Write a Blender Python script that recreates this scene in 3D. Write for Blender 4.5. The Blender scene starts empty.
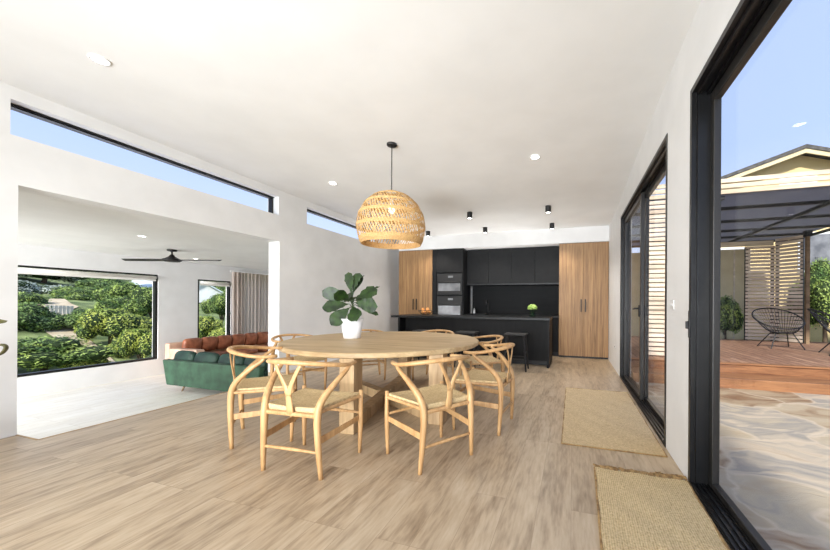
import bpy, bmesh, math, random
from mathutils import Vector, Matrix
random.seed(7)
PI = math.pi
scene = bpy.context.scene
COL = scene.collection
rad = math.radians

# ------------------------------------------------------------------ materials
def srgb(r, g, b):
    f = lambda c: ((c/255)/12.92 if c/255 <= 0.04045 else (((c/255)+0.055)/1.055)**2.4)
    return (f(r), f(g), f(b), 1)

def newmat(name):
    m = bpy.data.materials.new(name); m.use_nodes = True
    nt = m.node_tree; nt.nodes.clear()
    out = nt.nodes.new('ShaderNodeOutputMaterial')
    b = nt.nodes.new('ShaderNodeBsdfPrincipled')
    nt.links.new(b.outputs[0], out.inputs[0])
    return m, nt, b

def N(nt, t, **kw):
    n = nt.nodes.new(t)
    for k, v in kw.items():
        if k in n.inputs: n.inputs[k].default_value = v
        else: setattr(n, k, v)
    return n

def coords(nt, scale=(1, 1, 1), rot=(0, 0, 0), kind='Object'):
    tc = N(nt, 'ShaderNodeTexCoord'); mp = N(nt, 'ShaderNodeMapping')
    mp.inputs['Scale'].default_value = scale; mp.inputs['Rotation'].default_value = rot
    nt.links.new(tc.outputs[kind], mp.inputs[0]); return mp.outputs[0]

def ramp(nt, fac, stops):
    r = N(nt, 'ShaderNodeValToRGB')
    el = r.color_ramp.elements
    while len(el) > 1: el.remove(el[0])
    el[0].position, el[0].color = stops[0]
    for p, c in stops[1:]:
        e = el.new(p); e.color = c
    nt.links.new(fac, r.inputs[0]); return r.outputs[0]

def bump(nt, b, h, strength=0.3, dist=0.01):
    bp = N(nt, 'ShaderNodeBump'); bp.inputs['Strength'].default_value = strength
    bp.inputs['Distance'].default_value = dist
    nt.links.new(h, bp.inputs['Height']); nt.links.new(bp.outputs[0], b.inputs['Normal'])

def noisy(name, c1, c2, scale=8, rough=0.5, stretch=(1, 1, 1), bmp=0.0, detail=4, metallic=0, dist=0.01, lo=.35, hi=.65):
    m, nt, b = newmat(name)
    co = coords(nt, stretch)
    n = N(nt, 'ShaderNodeTexNoise', Scale=scale, Detail=detail)
    nt.links.new(co, n.inputs['Vector'])
    col = ramp(nt, n.outputs[0], [(lo, c1), (hi, c2)])
    nt.links.new(col, b.inputs['Base Color'])
    b.inputs['Roughness'].default_value = rough; b.inputs['Metallic'].default_value = metallic
    if bmp: bump(nt, b, n.outputs[0], bmp, dist)
    return m

def wood(name, dark, light, axis='Y', fine=14, rough=0.45, bmp=0.1, stretch=.12):
    """straight-grained timber: noise stretched along one object axis"""
    st = {'X': (stretch, 1, 1), 'Y': (1, stretch, 1), 'Z': (1, 1, stretch)}[axis]
    m, nt, b = newmat(name)
    co = coords(nt, st)
    n1 = N(nt, 'ShaderNodeTexNoise', Scale=fine, Detail=6, Distortion=.6); nt.links.new(co, n1.inputs['Vector'])
    n2 = N(nt, 'ShaderNodeTexNoise', Scale=fine*4.5, Detail=3); nt.links.new(co, n2.inputs['Vector'])
    mx = N(nt, 'ShaderNodeMix'); mx.data_type = 'FLOAT'; mx.inputs[0].default_value = .35
    nt.links.new(n1.outputs[0], mx.inputs[2]); nt.links.new(n2.outputs[0], mx.inputs[3])
    col = ramp(nt, mx.outputs[0], [(.33, dark), (.66, light)])
    nt.links.new(col, b.inputs['Base Color']); b.inputs['Roughness'].default_value = rough
    bump(nt, b, mx.outputs[0], bmp, .002)
    return m

def planks(name, dark, mid, light, width, length, rough=.35, gap=.004, bmp=.15, coat=0, gapcol=None, vary=.5, grain=1.0):
    """boards running along Y"""
    m, nt, b = newmat(name)
    co = coords(nt, (1, 1, 1), (0, 0, PI/2))
    br = N(nt, 'ShaderNodeTexBrick'); br.offset = .37; br.offset_frequency = 3
    br.inputs['Scale'].default_value = 1; br.inputs['Brick Width'].default_value = length
    br.inputs['Row Height'].default_value = width; br.inputs['Mortar Size'].default_value = gap
    br.inputs['Mortar Smooth'].default_value = .2; br.inputs['Bias'].default_value = 0
    br.inputs['Color1'].default_value = (0, 0, 0, 1); br.inputs['Color2'].default_value = (1, 1, 1, 1); br.inputs['Mortar'].default_value = (.5, .5, .5, 1)
    nt.links.new(co, br.inputs['Vector'])
    # per board offset for the grain
    tc = N(nt, 'ShaderNodeTexCoord'); sc = N(nt, 'ShaderNodeVectorMath', operation='MULTIPLY'); sc.inputs[1].default_value = (1, .14, 1)
    nt.links.new(tc.outputs['Object'], sc.inputs[0])
    ad = N(nt, 'ShaderNodeVectorMath', operation='MULTIPLY_ADD'); ad.inputs[1].default_value = (7, 3, 9)
    nt.links.new(br.outputs['Color'], ad.inputs[0]); nt.links.new(sc.outputs[0], ad.inputs[2])
    n1 = N(nt, 'ShaderNodeTexNoise', Scale=7*grain, Detail=8, Distortion=1.2); nt.links.new(ad.outputs[0], n1.inputs['Vector'])
    n2 = N(nt, 'ShaderNodeTexNoise', Scale=55*grain, Detail=3); nt.links.new(ad.outputs[0], n2.inputs['Vector'])
    m1 = N(nt, 'ShaderNodeMix'); m1.data_type = 'FLOAT'; m1.inputs[0].default_value = .38
    nt.links.new(n1.outputs[0], m1.inputs[2]); nt.links.new(n2.outputs[0], m1.inputs[3])
    g = ramp(nt, m1.outputs[0], [(.29, dark), (.5, mid), (.7, light)])
    tint = ramp(nt, br.outputs['Color'], [(0, (1-vary*.28,)*3+(1,)), (1, (1, 1, 1, 1))])
    mu = N(nt, 'ShaderNodeMix'); mu.data_type = 'RGBA'; mu.blend_type = 'MULTIPLY'; mu.inputs[0].default_value = 1
    nt.links.new(g, mu.inputs[6]); nt.links.new(tint, mu.inputs[7])
    gp = N(nt, 'ShaderNodeMix'); gp.data_type = 'RGBA'
    nt.links.new(br.outputs['Fac'], gp.inputs[0]); nt.links.new(mu.outputs[2], gp.inputs[6]); gp.inputs[7].default_value = gapcol or dark
    nt.links.new(gp.outputs[2], b.inputs['Base Color'])
    b.inputs['Roughness'].default_value = rough
    bump(nt, b, m1.outputs[0], bmp, .002)
    return m

def plain(name, c, rough=.5, metallic=0, bmp=0, scale=60):
    m, nt, b = newmat(name)
    b.inputs['Base Color'].default_value = c; b.inputs['Roughness'].default_value = rough; b.inputs['Metallic'].default_value = metallic
    co = coords(nt); n = N(nt, 'ShaderNodeTexNoise', Scale=scale, Detail=2); nt.links.new(co, n.inputs['Vector'])
    bump(nt, b, n.outputs[0], max(bmp, .01), .002)
    return m

def glow(name, c, s):
    m, nt, b = newmat(name)
    b.inputs['Base Color'].default_value = c; b.inputs['Emission Color'].default_value = c; b.inputs['Emission Strength'].default_value = s
    return m

def glassmat(name, tint=(1, 1, 1, 1), refl=1.0):
    m = bpy.data.materials.new(name); m.use_nodes = True; nt = m.node_tree; nt.nodes.clear()
    out = N(nt, 'ShaderNodeOutputMaterial'); tr = N(nt, 'ShaderNodeBsdfTransparent'); gl = N(nt, 'ShaderNodeBsdfGlossy')
    tr.inputs[0].default_value = tint; gl.inputs['Roughness'].default_value = 0.0
    fr = N(nt, 'ShaderNodeLayerWeight'); fr.inputs[0].default_value = .5
    pw = N(nt, 'ShaderNodeMath', operation='POWER'); pw.inputs[1].default_value = 5; nt.links.new(fr.outputs['Facing'], pw.inputs[0])
    mu = N(nt, 'ShaderNodeMath', operation='MULTIPLY_ADD'); mu.inputs[1].default_value = .3*refl; mu.inputs[2].default_value = .003; nt.links.new(pw.outputs[0], mu.inputs[0])
    mx = N(nt, 'ShaderNodeMixShader')
    nt.links.new(mu.outputs[0], mx.inputs[0]); nt.links.new(tr.outputs[0], mx.inputs[1]); nt.links.new(gl.outputs[0], mx.inputs[2])
    nt.links.new(mx.outputs[0], out.inputs[0]); return m

def weave(name, c1, c2, sx, sy, rough=.8, strength=.6, dist=.01, kind='Object', rot=(0, 0, 0)):
    """crossed ribs of jute or cord"""
    m, nt, b = newmat(name)
    co = coords(nt, (1, 1, 1), rot, kind)
    w1 = N(nt, 'ShaderNodeTexWave', Scale=sx, Distortion=.8); w1.bands_direction = 'X'; w1.inputs['Detail Scale'].default_value = 2
    w2 = N(nt, 'ShaderNodeTexWave', Scale=sy, Distortion=1.5); w2.bands_direction = 'Y'; w2.inputs['Detail Scale'].default_value = 3
    nt.links.new(co, w1.inputs['Vector']); nt.links.new(co, w2.inputs['Vector'])
    mu = N(nt, 'ShaderNodeMath', operation='MULTIPLY'); nt.links.new(w1.outputs[1], mu.inputs[0]); nt.links.new(w2.outputs[1], mu.inputs[1])
    n = N(nt, 'ShaderNodeTexNoise', Scale=70, Detail=4); nt.links.new(co, n.inputs['Vector'])
    ad = N(nt, 'ShaderNodeMath', operation='MULTIPLY_ADD'); ad.inputs[1].default_value = .45; nt.links.new(mu.outputs[0], ad.inputs[0]); nt.links.new(n.outputs[0], ad.inputs[2])
    col = ramp(nt, ad.outputs[0], [(.35, c1), (.8, c2)])
    nt.links.new(col, b.inputs['Base Color']); b.inputs['Roughness'].default_value = rough
    bump(nt, b, mu.outputs[0], strength, dist); return m

M = {}
M['wall'] = noisy('wall_paint', srgb(226, 226, 226), srgb(232, 232, 232), 3, .7)
M['ceiling'] = noisy('ceiling_paint', srgb(232, 232, 231), srgb(237, 237, 236), 2, .8)
M['floor'] = planks('oak_floor_boards', srgb(126, 106, 84), srgb(182, 161, 134), srgb(204, 186, 160), .19, 1.5, rough=.33, gap=.0013, vary=.28, gapcol=srgb(150, 130, 106))
M['pale_floor'] = planks('pale_floor_boards', srgb(222, 216, 202), srgb(238, 234, 224), srgb(246, 244, 238), .19, 1.5, rough=.45, gap=.002, vary=.25, gapcol=srgb(190, 180, 165))
M['black_al'] = noisy('black_aluminium', srgb(22, 22, 23), srgb(30, 30, 31), 5, .35, metallic=.3)
M['grey_al'] = noisy('charcoal_aluminium', srgb(40, 39, 38), srgb(54, 52, 50), 5, .35, (1, 1, .2), metallic=.35)
M['oak_v'] = wood('brown_oak_veneer', srgb(112, 80, 48), srgb(172, 134, 90), 'Z', 26, .5, stretch=.035)
M['black_panel'] = noisy('black_cabinet', srgb(13, 14, 16), srgb(19, 20, 22), 10, .6, bmp=.02)
M['black_top'] = noisy('black_stone', srgb(20, 21, 23), srgb(34, 35, 37), 30, .4)
M['black_oak'] = wood('black_stained_oak', srgb(12, 12, 13), srgb(22, 22, 23), 'Z', 16, .6, .3)
M['black'] = plain('matt_black', srgb(18, 18, 19), .5)
M['oak'] = wood('light_oak_table', srgb(160, 130, 90), srgb(204, 178, 136), 'X', 9, .5)
M['oak_leg'] = wood('light_oak_post', srgb(150, 120, 84), srgb(202, 172, 130), 'Z', 9, .55)
M['chair_wood'] = wood('oiled_oak_chair', srgb(164, 122, 76), srgb(208, 168, 118), 'Z', 14, .45)
M['cord'] = weave('paper_cord', srgb(176, 148, 104), srgb(216, 192, 146), 46, 46, .8, .35, .004)
M['rattan'] = noisy('rattan_cane', srgb(176, 136, 84), srgb(218, 180, 124), 90, .65)
M['jute'] = weave('jute_loops', srgb(176, 148, 102), srgb(230, 206, 160), 26, 34, .95, .8, .008)
M['jute2'] = weave('jute_flat_weave', srgb(172, 146, 108), srgb(216, 192, 150), 50, 60, .95, .5, .004)
M['jute_yarn'] = noisy('jute_yarn', srgb(120, 92, 58), srgb(172, 140, 92), 30, .95)
M['green'] = noisy('green_velvet', srgb(34, 62, 44), srgb(54, 90, 66), 5, .6, bmp=.05)
M['green_dark'] = noisy('deep_green_velvet', srgb(14, 36, 30), srgb(30, 64, 50), 6, .6)
M['leather'] = noisy('brown_leather', srgb(128, 72, 48), srgb(176, 110, 78), 7, .5, bmp=.1)
M['tan'] = noisy('pale_tan_leather', srgb(206, 168, 144), srgb(226, 192, 168), 5, .55)
M['white_pot'] = plain('white_ceramic', srgb(244, 244, 244), .3)
M['soil'] = noisy('potting_soil', srgb(40, 28, 20), srgb(70, 52, 38), 60, .95, bmp=.5)
M['blind'] = plain('white_blind', srgb(232, 230, 224), .7)
M['steel'] = plain('brushed_steel', srgb(190, 192, 194), .3, .9)
M['oven_glass'] = noisy('oven_glass', srgb(96, 98, 102), srgb(134, 136, 140), 3, .12)
M['plastic_white'] = plain('white_plastic', srgb(222, 222, 222), .4)
M['glass'] = glassmat('window_glass')
M['vase'] = glassmat('vase_glass', (.85, .93, .9, 1))
M['lamp'] = glow('downlight_glow', (1, .97, .92, 1), 14)
M['warm'] = glow('warm_bulb', (1, .85, .6, 1), 3)
M['deck'] = planks('hardwood_deck', srgb(112, 80, 62), srgb(156, 118, 94), srgb(182, 146, 118), .14, 2.4, .6, .008, gapcol=srgb(70, 40, 28), vary=.8)
M['deck_edge'] = wood('oiled_hardwood', srgb(104, 66, 42), srgb(160, 114, 76), 'X', 10, .5)
M['slat'] = wood('weathered_slat', srgb(176, 158, 138), srgb(240, 226, 206), 'X', 6, .8, .2)
M['fascia'] = wood('pale_pine_fascia', srgb(176, 160, 134), srgb(222, 208, 182), 'X', 6, .8)
M['shade'] = noisy('charcoal_shade_sheet', srgb(52, 58, 72), srgb(76, 82, 96), 3, .9)
def _sheer():
    nt = M['shade'].node_tree; out = [x for x in nt.nodes if x.type == 'OUTPUT_MATERIAL'][0]; b = [x for x in nt.nodes if x.type == 'BSDF_PRINCIPLED'][0]
    tr = N(nt, 'ShaderNodeBsdfTranslucent'); tr.inputs[0].default_value = srgb(120, 126, 142); mx = N(nt, 'ShaderNodeMixShader'); mx.inputs[0].default_value = .5
    nt.links.new(b.outputs[0], mx.inputs[1]); nt.links.new(tr.outputs[0], mx.inputs[2])
    tp = N(nt, 'ShaderNodeBsdfTransparent'); m2 = N(nt, 'ShaderNodeMixShader'); m2.inputs[0].default_value = .15
    nt.links.new(mx.outputs[0], m2.inputs[1]); nt.links.new(tp.outputs[0], m2.inputs[2]); nt.links.new(m2.outputs[0], out.inputs[0])
_sheer()
M['beige'] = noisy('beige_boarding', srgb(214, 190, 136), srgb(232, 210, 160), 3, .9, (.2, 1, 1))
M['cream'] = noisy('cream_render', srgb(206, 190, 152), srgb(220, 206, 170), 2, .9)
M['roof_edge'] = noisy('dark_roof_metal', srgb(60, 60, 58), srgb(90, 88, 84), 8, .6)
M['brown_wood'] = wood('brown_gable_trim', srgb(110, 90, 66), srgb(150, 126, 96), 'X', 6, .8)
M['white_render'] = noisy('white_render', srgb(214, 220, 222), srgb(234, 238, 240), 2, .9)
M['teal_roof'] = noisy('pale_blue_roof', srgb(188, 204, 206), srgb(214, 226, 226), 3, .6)
M['sand'] = noisy('sandy_path', srgb(176, 160, 128), srgb(212, 198, 168), 3, .95, bmp=.2)
M['picket'] = plain('weathered_white_board', srgb(214, 212, 200), .8)

def stone_mat():
    m, nt, b = newmat('crazy_paving_stone')
    co = coords(nt, (1, 1, 1))
    nz = N(nt, 'ShaderNodeTexNoise', Scale=1.2, Detail=4); nt.links.new(co, nz.inputs['Vector'])
    ad = N(nt, 'ShaderNodeVectorMath', operation='MULTIPLY_ADD'); ad.inputs[1].default_value = (.9, .9, 0)
    nt.links.new(nz.outputs['Color'], ad.inputs[0]); nt.links.new(co, ad.inputs[2])
    v = N(nt, 'ShaderNodeTexVoronoi', Scale=1.25); nt.links.new(ad.outputs[0], v.inputs['Vector'])
    ve = N(nt, 'ShaderNodeTexVoronoi', Scale=1.25); ve.feature = 'DISTANCE_TO_EDGE'; nt.links.new(ad.outputs[0], ve.inputs['Vector'])
    sepc = N(nt, 'ShaderNodeSeparateColor'); nt.links.new(v.outputs['Color'], sepc.inputs[0])
    n2 = N(nt, 'ShaderNodeTexNoise', Scale=3.2, Detail=12, Distortion=.8)
    mp = N(nt, 'ShaderNodeMapping'); mp.inputs['Scale'].default_value = (.5, 1.6, 1); nt.links.new(ad.outputs[0], mp.inputs[0]); nt.links.new(mp.outputs[0], n2.inputs['Vector'])
    mx = N(nt, 'ShaderNodeMix'); mx.data_type = 'FLOAT'; mx.inputs[0].default_value = .55
    nt.links.new(sepc.outputs[0], mx.inputs[2]); nt.links.new(n2.outputs[0], mx.inputs[3])
    col = ramp(nt, mx.outputs[0], [(.24, srgb(120, 92, 66)), (.36, srgb(164, 148, 122)), (.48, srgb(170, 158, 136)), (.56, srgb(138, 134, 126)), (.66, srgb(182, 168, 146)), (.8, srgb(134, 108, 82))])
    edge = ramp(nt, ve.outputs[0], [(.0, (1, 1, 1, 1)), (.035, (0, 0, 0, 1))])
    gp = N(nt, 'ShaderNodeMix'); gp.data_type = 'RGBA'; nt.links.new(edge, gp.inputs[0]); nt.links.new(col, gp.inputs[6]); gp.inputs[7].default_value = srgb(186, 172, 150)
    nt.links.new(gp.outputs[2], b.inputs['Base Color']); b.inputs['Roughness'].default_value = .55
    bump(nt, b, n2.outputs[0], .5, .03); return m
M['stone'] = stone_mat()
for _k in ('black_panel', 'black_oak', 'black_top'):
    for _n in M[_k].node_tree.nodes:
        if _n.type == 'BSDF_PRINCIPLED': _n.inputs['Specular IOR Level'].default_value = .25

def splash_mat():
    m, nt, b = newmat('black_stacked_tile')
    co = coords(nt, (1, 1, 1), (PI/2, 0, 0))
    br = N(nt, 'ShaderNodeTexBrick'); br.offset = 0
    for k, v in (('Scale', 1), ('Brick Width', .3), ('Row Height', .075), ('Mortar Size', .0025)): br.inputs[k].default_value = v
    br.inputs['Color1'].default_value = srgb(13, 14, 16); br.inputs['Color2'].default_value = srgb(18, 19, 21); br.inputs['Mortar'].default_value = srgb(18, 18, 19)
    nt.links.new(co, br.inputs['Vector']); nt.links.new(br.outputs['Color'], b.inputs['Base Color']); b.inputs['Roughness'].default_value = .6; b.inputs['Specular IOR Level'].default_value = .2; return m
M['tile'] = splash_mat()

def leafmat(name, a, b_, trans=True):
    m, nt, b = newmat(name)
    co = coords(nt); n = N(nt, 'ShaderNodeTexNoise', Scale=2.2, Detail=5); nt.links.new(co, n.inputs['Vector'])
    gi = N(nt, 'ShaderNodeObjectInfo')
    col = ramp(nt, n.outputs[0], [(.36, a), (.62, b_)])
    nt.links.new(col, b.inputs['Base Color']); b.inputs['Roughness'].default_value = .6
    return m
M['leaf_bright'] = leafmat('bright_leaf', srgb(104, 134, 48), srgb(206, 214, 104))
M['leaf_dark'] = leafmat('dark_leaf', srgb(60, 92, 44), srgb(138, 166, 86))
M['leaf_mid'] = leafmat('mid_leaf', srgb(78, 112, 48), srgb(170, 192, 98))
M['leaf_grey'] = leafmat('grey_leaf', srgb(134, 148, 130), srgb(206, 216, 206))
M['fig_leaf'] = noisy('fig_leaf', srgb(18, 36, 10), srgb(46, 72, 24), 12, .5)
M['olive_leaf'] = noisy('olive_brown_leaf', srgb(52, 50, 28), srgb(96, 92, 54), 9, .4)
M['bark'] = noisy('bark', srgb(58, 46, 36), srgb(104, 88, 70), 12, .9, (1, 1, .3), .4)
M['grass'] = noisy('hill_ground', srgb(74, 92, 50), srgb(136, 150, 92), 1.6, .95, detail=8)

def curtain_mat():
    m, nt, b = newmat('sheer_taupe_curtain')
    b.inputs['Base Color'].default_value = srgb(204, 192, 184); b.inputs['Roughness'].default_value = .9
    co = coords(nt, (1, 1, 1)); n = N(nt, 'ShaderNodeTexNoise', Scale=90, Detail=2); nt.links.new(co, n.inputs['Vector']); bump(nt, b, n.outputs[0], .2, .002)
    tr = N(nt, 'ShaderNodeBsdfTranslucent'); tr.inputs[0].default_value = srgb(222, 208, 198)
    mx = N(nt, 'ShaderNodeMixShader'); mx.inputs[0].default_value = .4
    out = [x for x in nt.nodes if x.type == 'OUTPUT_MATERIAL'][0]
    nt.links.new(b.outputs[0], mx.inputs[1]); nt.links.new(tr.outputs[0], mx.inputs[2]); nt.links.new(mx.outputs[0], out.inputs[0]); return m
M['curtain'] = curtain_mat()

# ------------------------------------------------------------------ mesh helpers
def box(bm, x0, y0, z0, x1, y1, z1, mi=0):
    vs = [bm.verts.new(p) for p in ((x0, y0, z0), (x1, y0, z0), (x1, y1, z0), (x0, y1, z0), (x0, y0, z1), (x1, y0, z1), (x1, y1, z1), (x0, y1, z1))]
    for f in ((0, 3, 2, 1), (4, 5, 6, 7), (0, 1, 5, 4), (1, 2, 6, 5), (2, 3, 7, 6), (3, 0, 4, 7)):
        fc = bm.faces.new([vs[i] for i in f]); fc.material_index = mi
    return vs

def prism(bm, pts, off):
    """closed solid from a planar polygon swept along off"""
    off = Vector(off)
    a = [bm.verts.new(p) for p in pts]; b = [bm.verts.new(Vector(p)+off) for p in pts]
    n = len(pts)
    bm.faces.new(a[::-1]); bm.faces.new(b)
    for i in range(n): bm.faces.new((a[i], a[(i+1) % n], b[(i+1) % n], b[i]))

def spline(pts, n):
    """Catmull-Rom through pts, n samples per span"""
    P = [Vector(p) for p in pts]; P = [P[0]*2-P[1]]+P+[P[-1]*2-P[-2]]; out = []
    for i in range(1, len(P)-2):
        for k in range(n):
            t = k/n
            out.append(.5*((2*P[i])+(P[i+1]-P[i-1])*t+(2*P[i-1]-5*P[i]+4*P[i+1]-P[i+2])*t*t+(3*P[i]-P[i-1]-3*P[i+1]+P[i+2])*t**3))
    out.append(P[-2]); return out

def tube(bm, pts, r, seg=8, n=4, closed=False, flat=(1, 1), up=None):
    """round (or flattened) tube along a smooth path; r = radius or list per control point"""
    if not isinstance(r, (list, tuple)): r = [r]*len(pts)
    path = spline(pts, n) if n > 1 else [Vector(p) for p in pts]
    rr = []
    for i in range(len(pts)-1):
        for k in range(max(n, 1)): rr.append(r[i]+(r[i+1]-r[i])*k/max(n, 1))
    rr.append(r[-1])
    if closed: path = path[:-1]; rr = rr[:-1]
    rings = []; m = len(path); upv = Vector(up) if up else None; prev = None
    for i, p in enumerate(path):
        if closed: t = path[(i+1) % m]-path[i-1]
        else: t = path[min(i+1, m-1)]-path[max(i-1, 0)]
        t.normalize()
        if upv is not None: u = upv-t*upv.dot(t)
        elif prev is None:
            a = Vector((0, 0, 1)) if abs(t.z) < .9 else Vector((1, 0, 0)); u = a-t*a.dot(t)
        else: u = prev-t*prev.dot(t)
        if u.length < 1e-6: u = Vector((1, 0, 0))
        u.normalize(); prev = u; v = t.cross(u)
        rings.append([bm.verts.new(p+(u*math.cos(2*PI*k/seg)*flat[0]+v*math.sin(2*PI*k/seg)*flat[1])*rr[i]) for k in range(seg)])
    for i in range(m if closed else m-1):
        a, b = rings[i], rings[(i+1) % m]
        for k in range(seg): bm.faces.new((a[k], a[(k+1) % seg], b[(k+1) % seg], b[k]))
    if not closed:
        bm.faces.new(rings[0][::-1]); bm.faces.new(rings[-1])

def lathe(bm, prof, seg=32, c=(0, 0, 0)):
    rings = []
    for r, z in prof:
        if r < 1e-5: rings.append([bm.verts.new((c[0], c[1], c[2]+z))])
        else: rings.append([bm.verts.new((c[0]+r*math.cos(2*PI*k/seg), c[1]+r*math.sin(2*PI*k/seg), c[2]+z)) for k in range(seg)])
    for a, b in zip(rings, rings[1:]):
        for k in range(seg):
            q = []
            for v in (a[k % len(a)], a[(k+1) % len(a)], b[(k+1) % len(b)], b[k % len(b)]):
                if v not in q: q.append(v)
            if len(q) > 2: bm.faces.new(q)

def finish(name, bm, mat, parent=None, smooth=False, bevel=0, loc=None, mats=None):
    bmesh.ops.recalc_face_normals(bm, faces=bm.faces)
    me = bpy.data.meshes.new(name); bm.to_mesh(me); bm.free()
    for m in (mats or [mat]): me.materials.append(m)
    if smooth: me.shade_smooth()
    o = bpy.data.objects.new(name, me); COL.objects.link(o)
    if parent: o.parent = parent
    if loc: o.location = loc
    if bevel:
        b = o.modifiers.new('bevel', 'BEVEL'); b.width = bevel; b.segments = 2; b.limit_method = 'ANGLE'
    return o

def tag(o, label, cat, group=None):
    o['label'] = label; o['category'] = cat
    if group: o['group'] = group
    return o

def thing(name, label, cat, loc=(0, 0, 0), rz=0, group=None):
    o = bpy.data.objects.new(name, None); COL.objects.link(o); o.location = loc; o.rotation_euler = (0, 0, rz)
    o.empty_display_size = .1
    return tag(o, label, cat, group)

def struct(name, bm, mat, parent=None, **k):
    o = finish(name, bm, mat, parent, **k)
    if parent is None: o['kind'] = 'structure'
    return o

def copy_tree(o, parent=None):
    c = o.copy(); COL.objects.link(c)
    if parent: c.parent = parent
    for ch in list(o.children): copy_tree(ch, c)
    return c

def boxo(name, mat, parent, *b, bevel=0, kind=None):
    bm = bmesh.new(); box(bm, *b); return finish(name, bm, mat, parent, bevel=bevel)

# ------------------------------------------------------------------ key dimensions
XL, XR, YK = -4.73, .753, 7.9
XW = -9.95; DROP = -.65; ZLC = 2.27; ZO = 2.235
YB = -3.6; YEND = 8.75
YJ1, YJ2 = 1.646, 4.47
XE = -4.39

# ------------------------------------------------------------------ shell
bm = bmesh.new()
box(bm, XE, YB, -.14, XR, YEND, 0); box(bm, XL-.24, YB, -.14, XE, YJ1, 0); box(bm, XL-.24, YJ2, -.14, XE, YEND, 0)
struct('floor', bm, M['floor'])
bm = bmesh.new(); box(bm, XL-.2, YJ1, DROP, XE-.0, YJ2, DROP+.001); box(bm, XW-.2, YB, DROP-.1, XE+.1, 10.2, DROP)
struct('floor_living', bm, M['pale_floor'])
bm = bmesh.new(); box(bm, XE+.001, YJ1, DROP, XE+.05, YJ2, -.141); box(bm, XL-.23, YJ1-.05, DROP, XE, YJ1-.001, -.141); box(bm, XL-.23, YJ2+.001, DROP, XE, YJ2+.05, -.141)
struct('wall_step_riser', bm, M['wall'])
bm = bmesh.new(); box(bm, XE-.004, YJ1, -.03, XE+.012, YJ2, .003); box(bm, XL, YJ1-.012, -.03, XE, YJ1+.004, .003)
struct('trim_floor_nosing', bm, M['oak_leg'])

# ceiling: flat, easing down towards the kitchen
def zc(x, y):
    t = min(max((y-3.2)/4.0, 0), 1); t = t*t*(3-2*t)
    s = min(max((x+4.73)/1.1, 0), 1); s = s*s*(3-2*s)
    return 3.10-.19*t*s
bm = bmesh.new()
nx, ny = 40, 40
g = [[bm.verts.new((XL-.02+(XR+.04-XL)*i/nx, YB+(YEND+.02-YB)*j/ny, zc(XL+(XR-XL)*i/nx, YB+(YEND-YB)*j/ny))) for i in range(nx+1)] for j in range(ny+1)]
for j in range(ny):
    for i in range(nx): bm.faces.new((g[j][i], g[j][i+1], g[j+1][i+1], g[j+1][i]))
top = [[bm.verts.new((v.co.x, v.co.y, 3.35)) for v in (g[0][0], g[0][-1], g[-1][-1], g[-1][0])]][0]
bm.faces.new(top)
bm.faces.new([*g[0], top[1], top[0]]); bm.faces.new([*[r[-1] for r in g], top[2], top[1]])
bm.faces.new([*g[-1][::-1], top[3], top[2]]); bm.faces.new([*[r[0] for r in g][::-1], top[0], top[3]])
struct('ceiling', bm, M['ceiling'], smooth=False)
bm = bmesh.new(); box(bm, XW-.2, YB, ZLC, XL-.24, 10.2, ZLC+.2); struct('ceiling_living', bm, M['ceiling'])

# left wall (opening + two clerestories)
ZT = 3.12; C1, C2 = 2.672, 2.985
bm = bmesh.new()
def lw(y0, z0, y1, z1): box(bm, XL-.24, y0, z0, XL, y1, z1)
lw(YB, 0, YJ1, ZO); lw(YJ2, 0, YEND, ZO); lw(YB, ZO, YEND, C1); lw(YB, C2, YEND, ZT)
lw(YB, C1, 1.60, C2); lw(4.45, C1, 5.08, C2); lw(7.3, C1, YEND, C2)
struct('wall_left', bm, M['wall'])
bm = bmesh.new(); box(bm, XL-.23, YB, DROP, XL-.01, YJ1-.05, -.141); box(bm, XL-.23, YJ2+.05, DROP, XL-.01, YEND, -.141); struct('wall_left_lower', bm, M['wall'])
def clerestory(name, y0, y1):
    bm = bmesh.new(); X0, X1 = XL-.20, XL-.12
    box(bm, X0, y0, C2-.028, X1, y1, C2); box(bm, X0, y0, C1, X1, y1, C1+.012)
    box(bm, X0, y0, C1+.012, X1, y0+.022, C2-.028); box(bm, X0, y1-.03, C1+.012, X1, y1, C2-.028)
    box(bm, X1, y0, C2-.016, X1+.02, y1, C2)
    w = struct(name, bm, M['black_al'])
    boxo('window_pane', M['glass'], w, X0+.035, y0+.022, C1+.012, X0+.041, y1-.03, C2-.028)
clerestory('window_1', 1.601, 4.449); clerestory('window_2', 5.081, 7.299)

# right wall with two door openings
DH = 2.64
bm = bmesh.new()
box(bm, XR, YB, 0, XR+.165, -1.2, 3.14); box(bm, XR, 2.625, 0, XR+.165, 3.20, 3.14); box(bm, XR, 6.06, 0, XR+.165, YEND, 3.14); box(bm, XR, -1.2, DH, XR+.165, 2.625, 3.14); box(bm, XR, 3.20, DH, XR+.165, 6.06, 3.14)
struct('wall_right', bm, M['wall'])
bm = bmesh.new(); box(bm, XL-.24, YEND, 0, XR+.165, YEND+.2, 3.14); struct('wall_kitchen', bm, M['wall'])
bm = bmesh.new(); box(bm, XL-.24, YB-.2, 0, XR+.165, YB, 3.14); struct('wall_rear', bm, M['wall'])
bm = bmesh.new(); box(bm, -4.357, YK+.005, 2.572, XR, YEND, 3.12); struct('wall_bulkhead', bm, M['wall'])
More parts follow.
